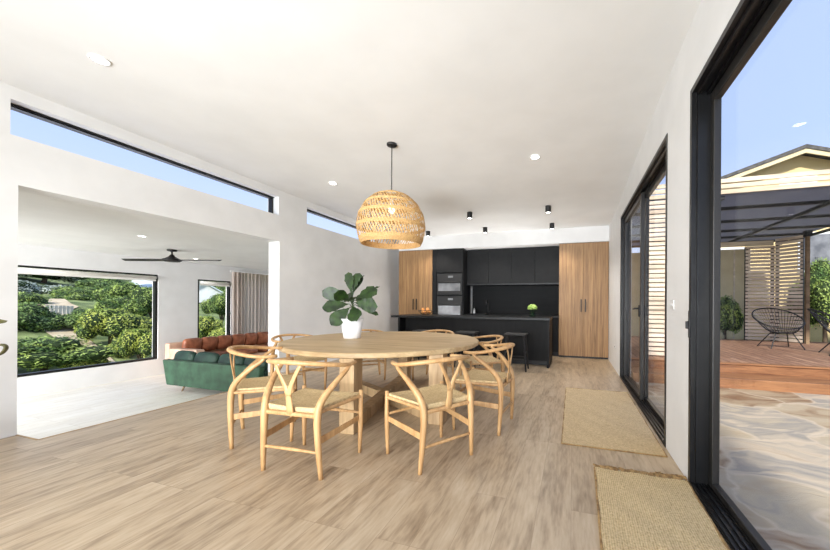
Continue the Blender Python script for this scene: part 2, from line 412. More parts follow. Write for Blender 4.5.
# living room walls
bm = bmesh.new()
def ww(y0, z0, y1, z1): box(bm, XW-.22, y0, z0, XW, y1, z1)
W1, W2, W3 = (2.6, 5.72, -.25, 1.875), (6.66, 7.62, -.25, 1.83), (7.9, 9.3, DROP, 2.1)
ww(YB, DROP, W1[0], ZLC); ww(W1[0], DROP, W1[1], W1[2]); ww(W1[0], W1[3], W1[1], ZLC); ww(W1[1], DROP, W2[0], ZLC)
ww(W2[0], DROP, W2[1], W2[2]); ww(W2[0], W2[3], W2[1], ZLC); ww(W2[1], DROP, W3[0], ZLC); ww(W3[0], W3[3], W3[1], ZLC); ww(W3[1], DROP, 10.2, ZLC)
struct('wall_living_window', bm, M['wall'])
bm = bmesh.new(); box(bm, XW-.22, 10.2, DROP, XL-.24, 10.4, ZLC); struct('wall_living_far', bm, M['wall'])
bm = bmesh.new(); box(bm, XW-.22, YB-.2, DROP, XL-.24, YB, ZLC); struct('wall_living_rear', bm, M['wall'])
def pic_window(name, w, ft=.05, blind=True):
    y0, y1, z0, z1 = w; X0, X1 = XW-.12, XW-.02; bm = bmesh.new()
    box(bm, X0, y0, z1-.03, X1, y1, z1); box(bm, X0, y0, z0, X1, y1, z0+ft); box(bm, X0, y0, z0+ft, X1, y0+ft, z1-.03); box(bm, X0, y1-ft, z0+ft, X1, y1, z1-.03)
    o = struct(name, bm, M['black_al'])
    boxo('window_pane', M['glass'], o, X0+.04, y0+ft, z0+ft, X0+.046, y1-ft, z1-.03)
    return o
pic_window('window_3', W1); pic_window('window_4', W2); pic_window('window_5', W3)
bm = bmesh.new(); box(bm, XW, 2.6, DROP, XW+.012, 7.8, DROP+.04); struct('baseboard_living', bm, M['wall'])
bm = bmesh.new(); box(bm, XL, YB, 0, XL+.012, YJ1, .012); box(bm, XL, YJ2, 0, XL+.012, 7.9, .012); struct('baseboard_left', bm, M['wall'])

for w, lab in ((W1, 'white roller blind rolled up at the top of the wide garden window'), (W2, 'white roller blind rolled up at the top of the narrow window by the curtain')):
    t = thing('roller_blind', lab, 'blind', (XW-.06, w[0], w[3]-.09), group='rolled up roller blinds')
    bm = bmesh.new(); L = w[1]-w[0]
    tube(bm, [(.075, .06, .01), (.075, L-.06, .01)], .035, 12, 1); finish('roll', bm, M['blind'], t, smooth=True)
    boxo('hem_bar', M['blind'], t, .06, .06, -.075, .075, L-.06, -.045)
    boxo('blind_fabric', M['blind'], t, .065, .06, -.045, .07, L-.06, 0)

# ------------------------------------------------------------------ near sliding door (door_1) and far sliding door (door_2)
def sliding(name, y0, y1, sashes, xg=XR+.02):
    """frame lining the opening in the right wall, tracks on the sill, sashes with glass"""
    bm = bmesh.new(); X0, X1 = xg, xg+.13
    for (a, b_) in ((y1-.035, y1), (y0, y0+.035)): box(bm, X0-.025, a, 0, X1, b_, DH)
    box(bm, X0-.025, y0+.035, DH-.035, X1, y1-.035, DH)
    for s in (y1,):
        box(bm, X0+.005, s-.055, 0.03, X0+.02, s-.035, DH-.035); box(bm, X0+.115, s-.055, .03, X0+.13, s-.035, DH-.035)
    for xx in (X0+.005, X0+.06, X0+.115): box(bm, xx, y0+.035, DH-.06, xx+.015, y1-.035, DH-.035)
    o = struct(name, bm, M['black_al'])
    bm = bmesh.new(); box(bm, X0-.025, y0, -.06, X1+.03, y1, .012)
    for xx in (X0-.02, X0+.01, X0+.04, X0+.07, X0+.1, X0+.125): box(bm, xx, y0+.035, .012, xx+.012, y1-.035, .026)
    finish('sill_track', bm, M['black_al'], o)
    for (a, b_, x) in sashes:
        bm = bmesh.new(); w = .06; x1 = x+.042
        box(bm, x, a, .028, x1, a+w, DH-.06); box(bm, x, b_-w, .028, x1, b_, DH-.06)
        box(bm, x, a+w, .028, x1, b_-w, .028+.035); box(bm, x, a+w, DH-.06-.07, x1, b_-w, DH-.06)
        s = finish('sash', bm, M['grey_al'], o, bevel=.004)
        boxo('glass_pane', M['glass'], s, x+.018, a+w, .063, x+.024, b_-w, DH-.13)
    return o
d1 = sliding('door_1', -1.2, 2.62, [(.75, 2.585, XR+.10), (-1.15, .85, XR+.045)])
d2 = sliding('door_2', 3.205, 6.055, [(3.24, 4.68, XR+.10), (4.60, 6.02, XR+.045)])
# handles of the far door
def lever(x, y, z, side, par):
    bm = bmesh.new()
    lathe(bm, [(0, 0), (.028, 0), (.028, .012), (0, .012)], 16)
    for v in bm.verts: v.co = Vector((v.co.z*side+x, v.co.x*1.0+y, v.co.y*2.6+z))
    finish('handle_plate', bm, M['black'], par, smooth=False); bm = bmesh.new()
    tube(bm, [(.004*side, 0, .03), (.05*side, 0, .03), (.055*side, .04, .03), (.05*side, .13, .02)], .01, 8, 3)
    for v in bm.verts: v.co += Vector((x, y, z))
    finish('lever_handle', bm, M['black'], par, smooth=True)
lever(XR+.045, 4.66, 1.12, -1, d2); lever(XR+.087, 4.66, 1.12, 1, d2)
bm = bmesh.new(); tube(bm, [(XR+.125, 3.30, .93), (XR+.085, 3.30, .94), (XR+.08, 3.30, .98), (XR+.08, 3.30, 1.26), (XR+.085, 3.30, 1.30), (XR+.125, 3.30, 1.31)], .011, 8, 3)
finish('pull_handle', bm, M['black'], d2, smooth=True)
bm = bmesh.new(); box(bm, XR-.012, 2.585, .98, XR+.002, 2.612, 1.16); box(bm, XR-.03, 2.592, 1.04, XR-.012, 2.606, 1.09); finish('door_latch', bm, M['black'], d1, bevel=.003)

# switch and power point
t = thing('light_switch', 'white light switch plate on the wall between the sliding doors', 'switch', (XR, 3.03, 1.2))
boxo('plate', M['plastic_white'], t, -.006, -.05, -.036, 0, .05, .036, bevel=.002)
for k in (-1, 1): boxo('rocker', M['plastic_white'], t, -.008, k*.022-.009, -.014, -.006, k*.022+.009, .014)
t = thing('power_outlet', 'white power outlet low on the wall beside the oak cupboard', 'outlet', (XR, 6.75, .42))
boxo('plate', M['plastic_white'], t, -.01, -.058, -.036, 0, .058, .036, bevel=.003)
boxo('socket', M['grey_al'], t, -.012, -.03, -.01, -.0099, .03, .01)

# ------------------------------------------------------------------ kitchen
def cabinet(label, x0, x1, gap_side=0):
    t = thing('tall_cabinet', label, 'cabinet', ((x0+x1)/2, YK, 0)); w = (x1-x0)/2
    boxo('carcass', M['oak_v'], t, -w, .022, .06, w, .6, 2.565)
    boxo('toe_kick', M['black'], t, -w, .05, 0, w, .5, .06)
    for s in (-1, 1):
        a, b_ = (-w+.003, -.002) if s < 0 else (.002, w-.003)
        d = boxo('door', M['oak_v'], t, a, 0, .04, b_, .02, 2.56, bevel=.0015)
        bm = bmesh.new(); hx = s*.045
        box(bm, hx-.01, -.03, 1.03, hx+.01, -.018, 1.31); box(bm, hx-.008, -.018, 1.05, hx+.008, 0, 1.065); box(bm, hx-.008, -.018, 1.275, hx+.008, 0, 1.29)
        finish('handle', bm, M['black'], d)
    return t
cabinet('tall oak double cupboard at the left end of the kitchen, beside the ovens', -4.357, -3.40)
cabinet('tall oak double cupboard at the right end of the kitchen, by the sliding door', -.29, XR-.005)
# oven tower
t = thing('oven_tower', 'black tall cabinet holding two built in ovens', 'cabinet', (-2.985, YK, 0)); w = .41
boxo('carcass', M['black_panel'], t, -w, .022, .06, w, .6, 2.565)
boxo('toe_kick', M['black'], t, -w, .05, 0, w, .5, .06)
boxo('side_panel', M['black_panel'], t, -w, -.002, .04, -w+.1, .021, 2.56)
boxo('upper_door', M['black_panel'], t, -w+.103, 0, 1.98, w, .02, 2.56, bevel=.0015)
boxo('lower_drawer', M['black_panel'], t, -w+.103, 0, .06, w, .02, .62, bevel=.0015)
for z0, z1, lab in ((1.42, 1.94, 'black built in microwave oven above the larger oven'), (.68, 1.38, 'black built in oven below the microwave')):
    o = thing('built_in_oven', lab, 'oven', (-2.985, YK, 0))
    boxo('body', M['black'], o, -w+.13, -.012, z0, w-.03, .021, z1, bevel=.003)
    boxo('door_glass', M['oven_glass'], o, -w+.17, -.017, z0+.09 if z0 > 1 else z0+.08, w-.07, -.0121, z1-.24)
    bm = bmesh.new(); tube(bm, [(-w+.18, -.05, z1-.2), (w-.08, -.05, z1-.2)], .008, 8, 1); box(bm, -w+.19, -.05, z1-.205, -w+.2, -.012, z1-.195); box(bm, w-.1, -.05, z1-.205, w-.09, -.012, z1-.195); finish('handle', bm, M['black'], o)
    boxo('display', M['oven_glass'], o, .02, -.0165, z1-.10, .15, -.0121, z1-.05)
# base cabinets and worktop on the rear wall
x0, x1 = -2.57, -.295
t = thing('base_cabinet', 'black lower cabinets along the kitchen back wall', 'cabinet', ((x0+x1)/2, YK, 0)); w = (x1-x0)/2
boxo('carcass', M['black_panel'], t, -w, .07, .1, w, .78, .885); boxo('toe_kick', M['black'], t, -w, .12, 0, w, .7, .1)
for k in range(4):
    a = -w+k*2*w/4
    boxo('door', M['black_panel'], t, a+.003, .05, .11, a+2*w/4-.003, .068, .875, bevel=.0015)
bm = bmesh.new(); box(bm, x0, YK+.03, .887, x1, YK+.8, .92); tag(finish('rear_worktop', bm, M['black_top'], bevel=.003), 'dark stone worktop along the kitchen back wall', 'worktop')
bm = bmesh.new(); box(bm, x0, YK+.80, 0, x1, YK+.845, 2.565); tag(finish('splashback', bm, M['tile']), 'black tiled splashback behind the rear worktop', 'splashback')
t = thing('overhead_cabinet', 'row of black overhead cupboards above the splashback', 'cabinet', ((x0+x1)/2, YK, 0))
boxo('carcass', M['black_panel'], t, -w, .32, 1.70, w, .795, 2.565)
for k in range(4):
    a = -w+k*2*w/4
    boxo('door', M['black_panel'], t, a+.002, .30, 1.70, a+2*w/4-.002, .318, 2.56, bevel=.0015)
boxo('shelf_lip', M['black_top'], t, -w, .29, 1.665, w, .795, 1.698)
# island
t = thing('kitchen_island', 'black timber kitchen island with overhanging stone worktop', 'island', (-2.06, 6.92, 0))
boxo('worktop', M['black_top'], t, -1.67, -.49, .89, 1.665, .49, .935, bevel=.003)
boxo('front_panel', M['black_oak'], t, -1.47, -.22, .09, 1.61, -.2, .888)
boxo('side_panel', M['black_oak'], t, 1.612, -.485, 0, 1.655, .485, .888)
boxo('side_panel', M['black_oak'], t, -1.5, -.485, 0, -1.46, .485, .888)
boxo('body', M['black_panel'], t, -1.455, -.198, .09, 1.61, .47, .888)
boxo('toe_kick', M['black'], t, -1.455, -.19, 0, 1.61, .4, .088)

def stool_tree():
    t = thing('bar_stool', '', 'stool')
    bm = bmesh.new(); box(bm, -.2, -.16, .63, .2, .16, .665)
    for v in bm.verts:
        if v.co.z > .64: v.co.z += .0
    finish('seat', bm, M['black'], t, bevel=.012)
    for sx in (-1, 1):
        for sy in (-1, 1):
            bm = bmesh.new(); tube(bm, [(sx*.2, sy*.17, 0), (sx*.15, sy*.11, .635)], [.014, .018], 8, 1); finish('leg', bm, M['black'], t)
    for z, sy in ((.22, -1), (.22, 1)):
        bm = bmesh.new(); tube(bm, [(-.18, sy*.145, z), (.18, sy*.145, z)], .011, 8, 1); finish('footrest', bm, M['black'], t)
    for sx in (-1, 1):
        bm = bmesh.new(); tube(bm, [(sx*.175, -.14, .32), (sx*.175, .14, .32)], .011, 8, 1); finish('stretcher', bm, M['black'], t)
    return t
s0 = stool_tree(); s0.location = (-.97, 6.12, 0); s0['label'] = 'black backless stool at the right end of the kitchen island'; s0['group'] = 'black stools at the island'
for x, lab in ((-1.9, 'black backless stool in the middle of the island, behind the oak chairs'), (-2.8, 'black backless stool at the island behind the table edge')):
    s = copy_tree(s0); s.location = (x, 6.12, 0); s['label'] = lab

# things on the island and bench
t = thing('fruit_bowl', 'wire bowl of oranges on the left end of the island', 'bowl', (-3.13, 6.9, .935))
bm = bmesh.new()
for r, z in ((.07, .008), (.13, .05), (.165, .10)): tube(bm, [(r*math.cos(a), r*math.sin(a), z) for a in [2*PI*k/16 for k in range(17)]], .004, 6, 1)
finish('wire_ring', bm, M['black'], t)
bm = bmesh.new()
for k in range(20):
    a = 2*PI*k/20; tube(bm, [(.07*math.cos(a), .07*math.sin(a), .008), (.13*math.cos(a), .13*math.sin(a), .05), (.165*math.cos(a), .165*math.sin(a), .10)], .0025, 5, 2)
finish('wire_spoke', bm, M['black'], t)
M['orange'] = noisy('orange_peel', srgb(226, 140, 60), srgb(240, 178, 110), 40, .45, bmp=.1)
for k, (x, y, z) in enumerate(((0, 0, .06), (.08, .02, .07), (-.075, .03, .07), (.02, .085, .075), (-.02, -.08, .07), (.07, -.06, .085), (-.05, -.03, .125), (.035, .03, .13))):
    bm = bmesh.new(); bmesh.ops.create_icosphere(bm, subdivisions=2, radius=.04); finish('orange', bm, M['orange'], None, smooth=True)
    o = COL.objects[-1]; o.location = (-3.13+x, 6.9+y, .935+z)
    tag(o, 'orange heaped in the wire bowl on the kitchen island', 'fruit', 'oranges in the wire bowl')
t = thing('flower_vase', 'glass vase of green blooms on the right end of the island', 'vase', (-.77, 6.9, .935))
bm = bmesh.new(); lathe(bm, [(0, 0), (.06, 0), (.062, .005), (.062, .13), (.058, .13), (.057, .012), (0, .01)], 24); finish('vase_body', bm, M['vase'], t, smooth=True)
M['bloom'] = noisy('green_bloom', srgb(120, 160, 60), srgb(196, 220, 130), 30, .6)
bm = bmesh.new()
for k in range(120):
    a = random.uniform(0, 2*PI); ph = random.uniform(-.3, 1.3); r = .085
    c = Vector((r*math.cos(a)*math.cos(ph), r*math.sin(a)*math.cos(ph), .18+.06*math.sin(ph)))
    bmesh.ops.create_icosphere(bm, subdivisions=1, radius=random.uniform(.014, .024), matrix=Matrix.Translation(c))
finish('bloom', bm, M['bloom'], t, smooth=True)
bm = bmesh.new()
for k in range(9):
    a = k*.7; tube(bm, [(.02*math.cos(a+2), .02*math.sin(a+2), .02), (.05*math.cos(a), .05*math.sin(a), .17)], .003, 5, 1)
finish('stem', bm, M['fig_leaf'], t)
t = thing('sink_tap', 'black gooseneck tap on the kitchen back bench', 'tap', (-2.05, 8.35, .92))
bm = bmesh.new(); tube(bm, [(0, 0, 0), (0, 0, .25), (0, -.03, .33), (0, -.1, .36), (0, -.17, .33), (0, -.18, .26)], .013, 8, 3); finish('spout', bm, M['black'], t, smooth=True)
bm = bmesh.new(); tube(bm, [(.012, 0, .07), (.07, 0, .1)], .007, 6, 1); finish('lever_handle', bm, M['black'], t)
bm = bmesh.new(); lathe(bm, [(0, 0), (.026, 0), (.026, .03), (0, .03)], 16); finish('tap_base', bm, M['black'], t)
t = thing('soap_bottle', 'small silver soap bottle beside the kitchen tap', 'bottle', (-2.4, 8.3, .92))
bm = bmesh.new(); lathe(bm, [(0, 0), (.032, 0), (.034, .02), (.034, .11), (.015, .14), (.015, .16), (0, .16)], 20); finish('bottle_body', bm, M['steel'], t, smooth=True)
bm = bmesh.new(); tube(bm, [(0, 0, .16), (0, 0, .20), (0, -.04, .2)], .006, 6, 1); finish('pump', bm, M['black'], t)
bm = bmesh.new(); box(bm, -2.5, 7.98, .921, -2.0, 8.22, .945)
box(bm, -2.47, 8.01, .945, -2.03, 8.19, .95)
tag(finish('draining_tray', bm, M['black_top'], bevel=.004), 'dark flat draining tray in front of the kitchen tap', 'tray')

# ------------------------------------------------------------------ ceiling fittings
def down(name, x, y, z, lab, grp, r=.05):
    t = thing(name, lab, 'light', (x, y, z), group=grp)
    bm = bmesh.new(); lathe(bm, [(r, 0), (r+.015, 0), (r+.015, -.006), (r, -.008), (r, 0)], 24); finish('trim_ring', bm, M['white_pot'], t, smooth=True)
    bm = bmesh.new(); lathe(bm, [(0, -.003), (r, -.003)], 24); finish('diffuser', bm, M['lamp'], t)
    return t
down('recessed_downlight', -3.55, 1.64, zc(-3.55, 1.64), 'round recessed downlight above the long high window', 'recessed downlights in the dining ceiling')
down('recessed_downlight', -3.56, 4.36, zc(-3.56, 4.36)-.002, 'round recessed downlight left of the rattan pendant', 'recessed downlights in the dining ceiling')
down('recessed_downlight', -.46, 4.33, zc(-.46, 4.33)-.002, 'round recessed downlight right of the rattan pendant', 'recessed downlights in the dining ceiling')
down('recessed_downlight', -6.7, 3.62, ZLC, 'round recessed downlight in the living room ceiling in front of the fan', 'recessed downlights in the living room')
down('recessed_downlight', -8.9, 5.9, ZLC, 'small recessed downlight in the living room ceiling right of the fan', 'recessed downlights in the living room')
CANS = ((-1.88, 6.15, 'black cylinder spotlight, nearer one above the middle of the island'), (-1.88, 7.35, 'black cylinder spotlight, farther one by the middle of the bulkhead'), (-3.28, 7.35, 'black cylinder spotlight beside the rattan pendant by the bulkhead'), (-.42, 6.15, 'black cylinder spotlight, nearer one on the right of the kitchen ceiling'), (-.42, 7.35, 'black cylinder spotlight, farther one in front of the right oak cupboard'))
for x, y, lab in CANS:
    z = zc(x, y); t = thing('surface_spotlight', lab, 'light', (x, y, z), group='black spotlights on the kitchen ceiling')
    bm = bmesh.new(); lathe(bm, [(0, .0), (.05, 0), (.05, -.12), (.042, -.12), (.04, -.1), (0, -.1)], 24); finish('can', bm, M['black'], t, smooth=False)
    bm = bmesh.new(); lathe(bm, [(0, -.112), (.0415, -.112)], 24); finish('lens', bm, M['lamp'], t)
    L = bpy.data.lights.new('spot', 'SPOT'); L.energy = 55; L.spot_size = rad(125); L.spot_blend = .6; L.color = (1, .93, .84); L.shadow_soft_size = .04
    o = bpy.data.objects.new('spot_lamp', L); COL.objects.link(o); o.location = (x, y, z-.14)

# ceiling fan
t = thing('ceiling_fan', 'black ceiling fan with long thin blades in the living room', 'fan', (-7.85, 4.75, ZLC), rad(0))
bm = bmesh.new(); lathe(bm, [(0, 0), (.085, 0), (.08, -.03), (.02, -.045), (0, -.045)], 24); finish('canopy', bm, M['black'], t, smooth=True)
bm = bmesh.new(); tube(bm, [(0, 0, -.04), (0, 0, -.12)], .016, 10, 1); finish('rod', bm, M['black'], t)
bm = bmesh.new(); lathe(bm, [(0, -.10), (.03, -.105), (.05, -.14), (.11, -.18), (.16, -.20), (.165, -.225), (.12, -.25), (0, -.255)], 28); finish('motor_housing', bm, M['black'], t, smooth=True)
for a in (198, 18):
    bm = bmesh.new(); c, s = math.cos(rad(a)), math.sin(rad(a)); tip = -.015 if a == 198 else -.02
    P = []
    for r, hw in ((.1, .03), (.2, .05), (.6, .06), (.92, .055), (1.0, .035)):
        P.append((r, hw))
    for sz in (0, 1): pass
    vs = []
    for r, hw in P:
        vs.append([bm.verts.new((r*c-k*hw*s, r*s+k*hw*c, -.215+k*.014+zz)) for k in (-1, 1) for zz in (-.004, .004)])
    for A, B in zip(vs, vs[1:]):
        for q in ((0, 1), (1, 3), (3, 2), (2, 0)): bm.faces.new((A[q[0]], A[q[1]], B[q[1]], B[q[0]]))
    bm.faces.new((vs[0][0], vs[0][1], vs[0][3], vs[0][2])); bm.faces.new((vs[-1][0], vs[-1][1], vs[-1][3], vs[-1][2]))
    finish('blade', bm, M['black'], t)

# rattan pendant
PX, PY = -2.06, 3.55
t = thing('pendant_lamp', 'large woven rattan dome pendant on a black cord above the dining table', 'lamp', (PX, PY, zc(PX, PY)))
bm = bmesh.new(); lathe(bm, [(0, 0), (.06, 0), (.06, -.02), (.05, -.028), (0, -.028)], 24); finish('ceiling_rose', bm, M['black'], t, smooth=True)
bm = bmesh.new(); tube(bm, [(0, 0, -.02), (0, 0, -.72)], .006, 8, 1); finish('cord', bm, M['black'], t)
bm = bmesh.new(); tube(bm, [(0, 0, -.66), (0, 0, -.76)], .022, 10, 1); finish('socket', bm, M['white_pot'], t)
bm = bmesh.new(); bmesh.ops.create_icosphere(bm, subdivisions=2, radius=.04, matrix=Matrix.Translation((0, 0, -.79))); finish('bulb', bm, M['warm'], t, smooth=True)
ZTOP, ZRIM = 2.525-3.10, 1.905-3.10
def dome(u):   # u 0 top .. 1 rim
    a = rad(8)+u*rad(112)
    r = .40*math.sin(a); z0 = math.cos(rad(8)); z1 = math.cos(rad(120))
    z = ZRIM+(ZTOP-ZRIM)*(math.cos(a)-z1)/(z0-z1)
    return r, z
bm = bmesh.new(); NS = 62
def strand(bm, u0, u1, a0, a1, w, off, n=7):
    prev = None
    for k in range(n+1):
        u = u0+(u1-u0)*k/n; a = a0+(a1-a0)*k/n; r, z = dome(u); r += off
        r2, z2 = dome(u+.01)
        p = Vector((r*math.cos(a), r*math.sin(a), z)); tq = Vector((-math.sin(a), math.cos(a), 0))
        e = [bm.verts.new(p-tq*w), bm.verts.new(p+tq*w)]
        if prev: bm.faces.new((prev[0], prev[1], e[1], e[0]))
        prev = e
bands = [.03, .20, .38, .56, .74, .93]
for b0, b1 in zip(bands, bands[1:]):
    r0 = dome((b0+b1)/2)[0]; n = int(12+NS*r0/.415)
    for k in range(n):
        a = 2*PI*k/n+random.uniform(-.008, .008); tw = .30*.415/max(r0, .1)*.55
        strand(bm, b0, b1, a, a+tw, .0068, .002, 4)
        if k % 3 == 0: strand(bm, b0, b1, a+.02, a-tw*.8, .005, -.002, 4)
finish('woven_shade', bm, M['rattan'], t)
bm = bmesh.new()
def ring(u, r_, dz=0):
    r, z = dome(u); tube(bm, [(r*math.cos(2*PI*k/40), r*math.sin(2*PI*k/40), z+dz) for k in range(41)], r_, 6, 1, closed=True)
for b0 in bands:
    for d in (-.02, -.01, 0, .01, .02):
        if b0+d > 0: ring(min(b0+d, 1), .0042)
for k in range(5): ring(.94+k*.015, .006)
finish('cane_band', bm, M['rattan'], t, smooth=True)
bm = bmesh.new()
for k in range(12):
    a = 2*PI*k/12; tube(bm, [(dome(u)[0]*math.cos(a)*.985, dome(u)[0]*math.sin(a)*.985, dome(u)[1]) for u in (.0, .25, .5, .75, 1)], .005, 5, 3)
finish('rib', bm, M['rattan'], t, smooth=True)
L = bpy.data.lights.new('bulb', 'POINT'); L.energy = 1.5; L.color = (1, .82, .58); L.shadow_soft_size = .05
o = bpy.data.objects.new('pendant_bulb_lamp', L); COL.objects.link(o); o.location = (PX, PY, zc(PX, PY)-.86)

# ------------------------------------------------------------------ dining table
TX, TY = -2.215, 3.67
t = thing('dining_table', 'large round light oak dining table ringed by oak chairs', 'table', (TX, TY, 0), rad(4))
bm = bmesh.new(); R_ = 1.165; lathe(bm, [(0, .75), (R_-.012, .75), (R_, .742), (R_, .706), (R_-.012, .698), (0, .698)], 96); finish('tabletop', bm, M['oak'], t, bevel=0)
ct, st_ = math.cos(rad(-4)), math.sin(rad(-4))
LP = [(x*ct-y*st_, x*st_+y*ct) for x, y in ((.25, -1.0), (.93, -.52), (-.25, 1.0), (-.93, .52))]
for x, y in LP: boxo('leg', M['oak_leg'], t, x-.075, y-.075, 0, x+.075, y+.075, .697, bevel=.004)
for k, (a, b_) in enumerate(((0, 2), (1, 3))):
    A, B = Vector((*LP[a], 0)), Vector((*LP[b_], 0)); d = (B-A).normalized(); nrm = Vector((-d.y, d.x, 0))*.06
    spans = [(A+d*.08, B-d*.08)] if k == 0 else [(A+d*.08, (A+B)/2-d*.08), ((A+B)/2+d*.08, B-d*.08)]
    for p, q in spans:
        bm = bmesh.new(); prism(bm, [p-nrm, q-nrm, q+nrm, p+nrm], (0, 0, .11)); finish('base_rail', bm, M['oak_leg'], t, bevel=.004)

# ------------------------------------------------------------------ chairs
def chair_tree():
    t = thing('dining_chair', '', 'chair')
    W = M['chair_wood']
    for s in (-1, 1):
        bm = bmesh.new(); tube(bm, [(s*.245, .20, 0), (s*.25, .205, .22), (s*.252, .205, .47)], [.012, .018, .015], 10, 4); finish('leg', bm, W, t, smooth=True)
        bm = bmesh.new(); tube(bm, [(s*.225, -.215, 0), (s*.212, -.225, .20), (s*.205, -.225, .40), (s*.218, -.195, .50), (s*.252, -.10, .60), (s*.272, -.02, .66), (s*.276, .01, .695)], [.014, .020, .024, .023, .019, .015, .014], 10, 4); finish('leg', bm, W, t, smooth=True)
    # seat: woven cord, saddle shaped, on a trapezoid
    bm = bmesh.new(); n = 12; top, bot = [], []
    for j in range(n+1):
        v = j/n; y = -.215+.43*v; hw = .195+.055*v
        rt, rb = [], []
        for i in range(n+1):
            u = i/n*2-1; x = u*hw
            e = min(1-abs(u), min(v, 1-v)*2)
            z = .446-.014*min(1, e*3)+.008*abs(u)**2
            rt.append(bm.verts.new((x, y, z))); rb.append(bm.verts.new((x*.98, y*.99, .408)))
        top.append(rt); bot.append(rb)
    for j in range(n):
        for i in range(n):
            bm.faces.new((top[j][i], top[j][i+1], top[j+1][i+1], top[j+1][i])); bm.faces.new((bot[j][i], bot[j+1][i], bot[j+1][i+1], bot[j][i+1]))
    for i in range(n):
        bm.faces.new((top[0][i], bot[0][i], bot[0][i+1], top[0][i+1])); bm.faces.new((top[n][i], top[n][i+1], bot[n][i+1], bot[n][i]))
        bm.faces.new((top[i][0], top[i+1][0], bot[i+1][0], bot[i][0])); bm.faces.new((top[i][n], bot[i][n], bot[i+1][n], top[i+1][n]))
    finish('seat', bm, M['cord'], t, smooth=True, bevel=.008)
    # steam-bent top rail
    pts = []; rr = []
    for k in range(15):
        a = rad(180+(-22)+k*(180+44)/14)     # from left tip round the back to right tip
        x = .285*math.cos(a); y = -.005+.265*math.sin(a); f = (1-math.sin(a))/2
        pts.append((x, y, .700+.045*max(0, -math.sin(a))**1.2)); rr.append(.0165+.003*max(0, -math.sin(a)))
    bm = bmesh.new(); tube(bm, pts, rr, 12, 2, flat=(.85, 1.1), up=(0, 0, 1)); finish('top_rail', bm, W, t, smooth=True)
    # Y shaped splat
    bm = bmesh.new()
    tube(bm, [(0, -.228, .40), (0, -.24, .50), (0, -.248, .56)], [.030, .024, .022], 8, 3, flat=(.32, 1), up=(0, 1, 0))
    for s in (-1, 1): tube(bm, [(s*.004, -.244, .525), (s*.022, -.25, .585), (s*.06, -.255, .66), (s*.10, -.252, .735)], [.020, .017, .014, .014], 8, 3, flat=(.38, 1), up=(0, 1, 0))
    finish('splat', bm, W, t, smooth=True)
    for s in (-1, 1):
        bm = bmesh.new(); prism(bm, [(s*.248, .20, .245), (s*.213, -.222, .215), (s*.213, -.222, .262), (s*.248, .20, .283)], (s*-.012, 0, 0)); finish('side_stretcher', bm, W, t, bevel=.004)
        bm = bmesh.new(); tube(bm, [(s*.25, .2, .425), (s*.207, -.222, .425)], .013, 8, 1); finish('seat_rail', bm, W, t)
    bm = bmesh.new(); tube(bm, [(-.248, .203, .30), (0, .203, .305), (.248, .203, .30)], [.009, .013, .009], 8, 4); finish('front_stretcher', bm, W, t, smooth=True)
    bm = bmesh.new(); tube(bm, [(-.215, -.224, .17), (0, -.224, .172), (.215, -.224, .17)], [.009, .012, .009], 8, 4); finish('rear_stretcher', bm, W, t, smooth=True)
    bm = bmesh.new(); tube(bm, [(-.205, -.222, .40), (.205, -.222, .40)], .015, 8, 1); finish('seat_rail', bm, W, t)
    return t
GR = 'oak chairs with woven seats around the round table'
CH = [  # x, y, facing angle of +Y axis (deg, 90 = +Y), label
    (-1.87, 2.09, 93, 'oak chair with woven seat, nearest on the left, back to the viewer'),
    (-1.075, 2.475, 148, 'oak chair with woven seat, nearest on the right front of the table'),
    (-2.64, 2.37, 42, 'oak chair with woven seat turned sideways beside the green sofa'),
    (-.84, 3.27, 176, 'oak chair at the right side of the table, nearest the kitchen walkway'),
    (-1.19, 4.45, 213, 'oak chair behind the right edge of the table, in front of the middle stool'),
    (-2.1, 4.97, 268, 'oak chair on the far side of the table, in front of the kitchen island'),
    (-3.12, 4.62, 309, 'oak chair on the far side of the table, directly behind the potted fig'),
    (-3.52, 3.64, 345, 'oak chair at the far left of the table, back against the left wall side'),
]
c0 = chair_tree()
for k, (x, y, a, lab) in enumerate(CH):
    c = c0 if k == 0 else copy_tree(c0)
    c.location = (x, y, 0); c.scale = (1.07, 1.05, 1.065 if k < 4 else 1.0); c.rotation_euler = (0, 0, rad(a-90)); c['label'] = lab; c['group'] = GR

# ------------------------------------------------------------------ potted fig on the table
def leaf_mesh(bm, base, direc, length, width, droop=.3, fold=.15, twist=0, n=10, normal=None):
    d = Vector(direc).normalized(); side = d.cross(Vector(normal) if normal is not None else Vector((0, 0, 1)))
    if side.length < .05: side = Vector((1, 0, 0))
    side.normalize(); up = side.cross(d).normalized()
    side, up = side*math.cos(twist)+up*math.sin(twist), up*math.cos(twist)-side*math.sin(twist)
    prev = None
    for k in range(n+1):
        v = k/n; w = width*(.10+.9*math.sin(PI*min(1, v*.62+.16+.1*v)**1.7)) if k < n else width*.12
        w = width*max(.06, (math.sin(PI*v**1.55))**.55*(.8+.2*v)) if 0 < k < n else width*.08
        p = Vector(base)+d*length*v-Vector((0, 0, 1))*droop*length*v*v
        wob = math.sin(k*2.3)*.012
        e = [bm.verts.new(p-side*w+up*(fold*w+wob)), bm.verts.new(p), bm.verts.new(p+side*w+up*(fold*w-wob))]
        if prev:
            bm.faces.new((prev[0], prev[1], e[1], e[0])); bm.faces.new((prev[1], prev[2], e[2], e[1]))
        prev = e
PTX, PTY = -2.665, 3.635
t = thing('potted_fig', 'broad leaved fig plant in a white pot on the dining table', 'plant', (PTX, PTY, .75))
bm = bmesh.new(); lathe(bm, [(0, 0), (.098, 0), (.105, .01), (.142, .25), (.135, .25), (.128, .225), (0, .222)], 40); finish('pot', bm, M['white_pot'], t, smooth=True)
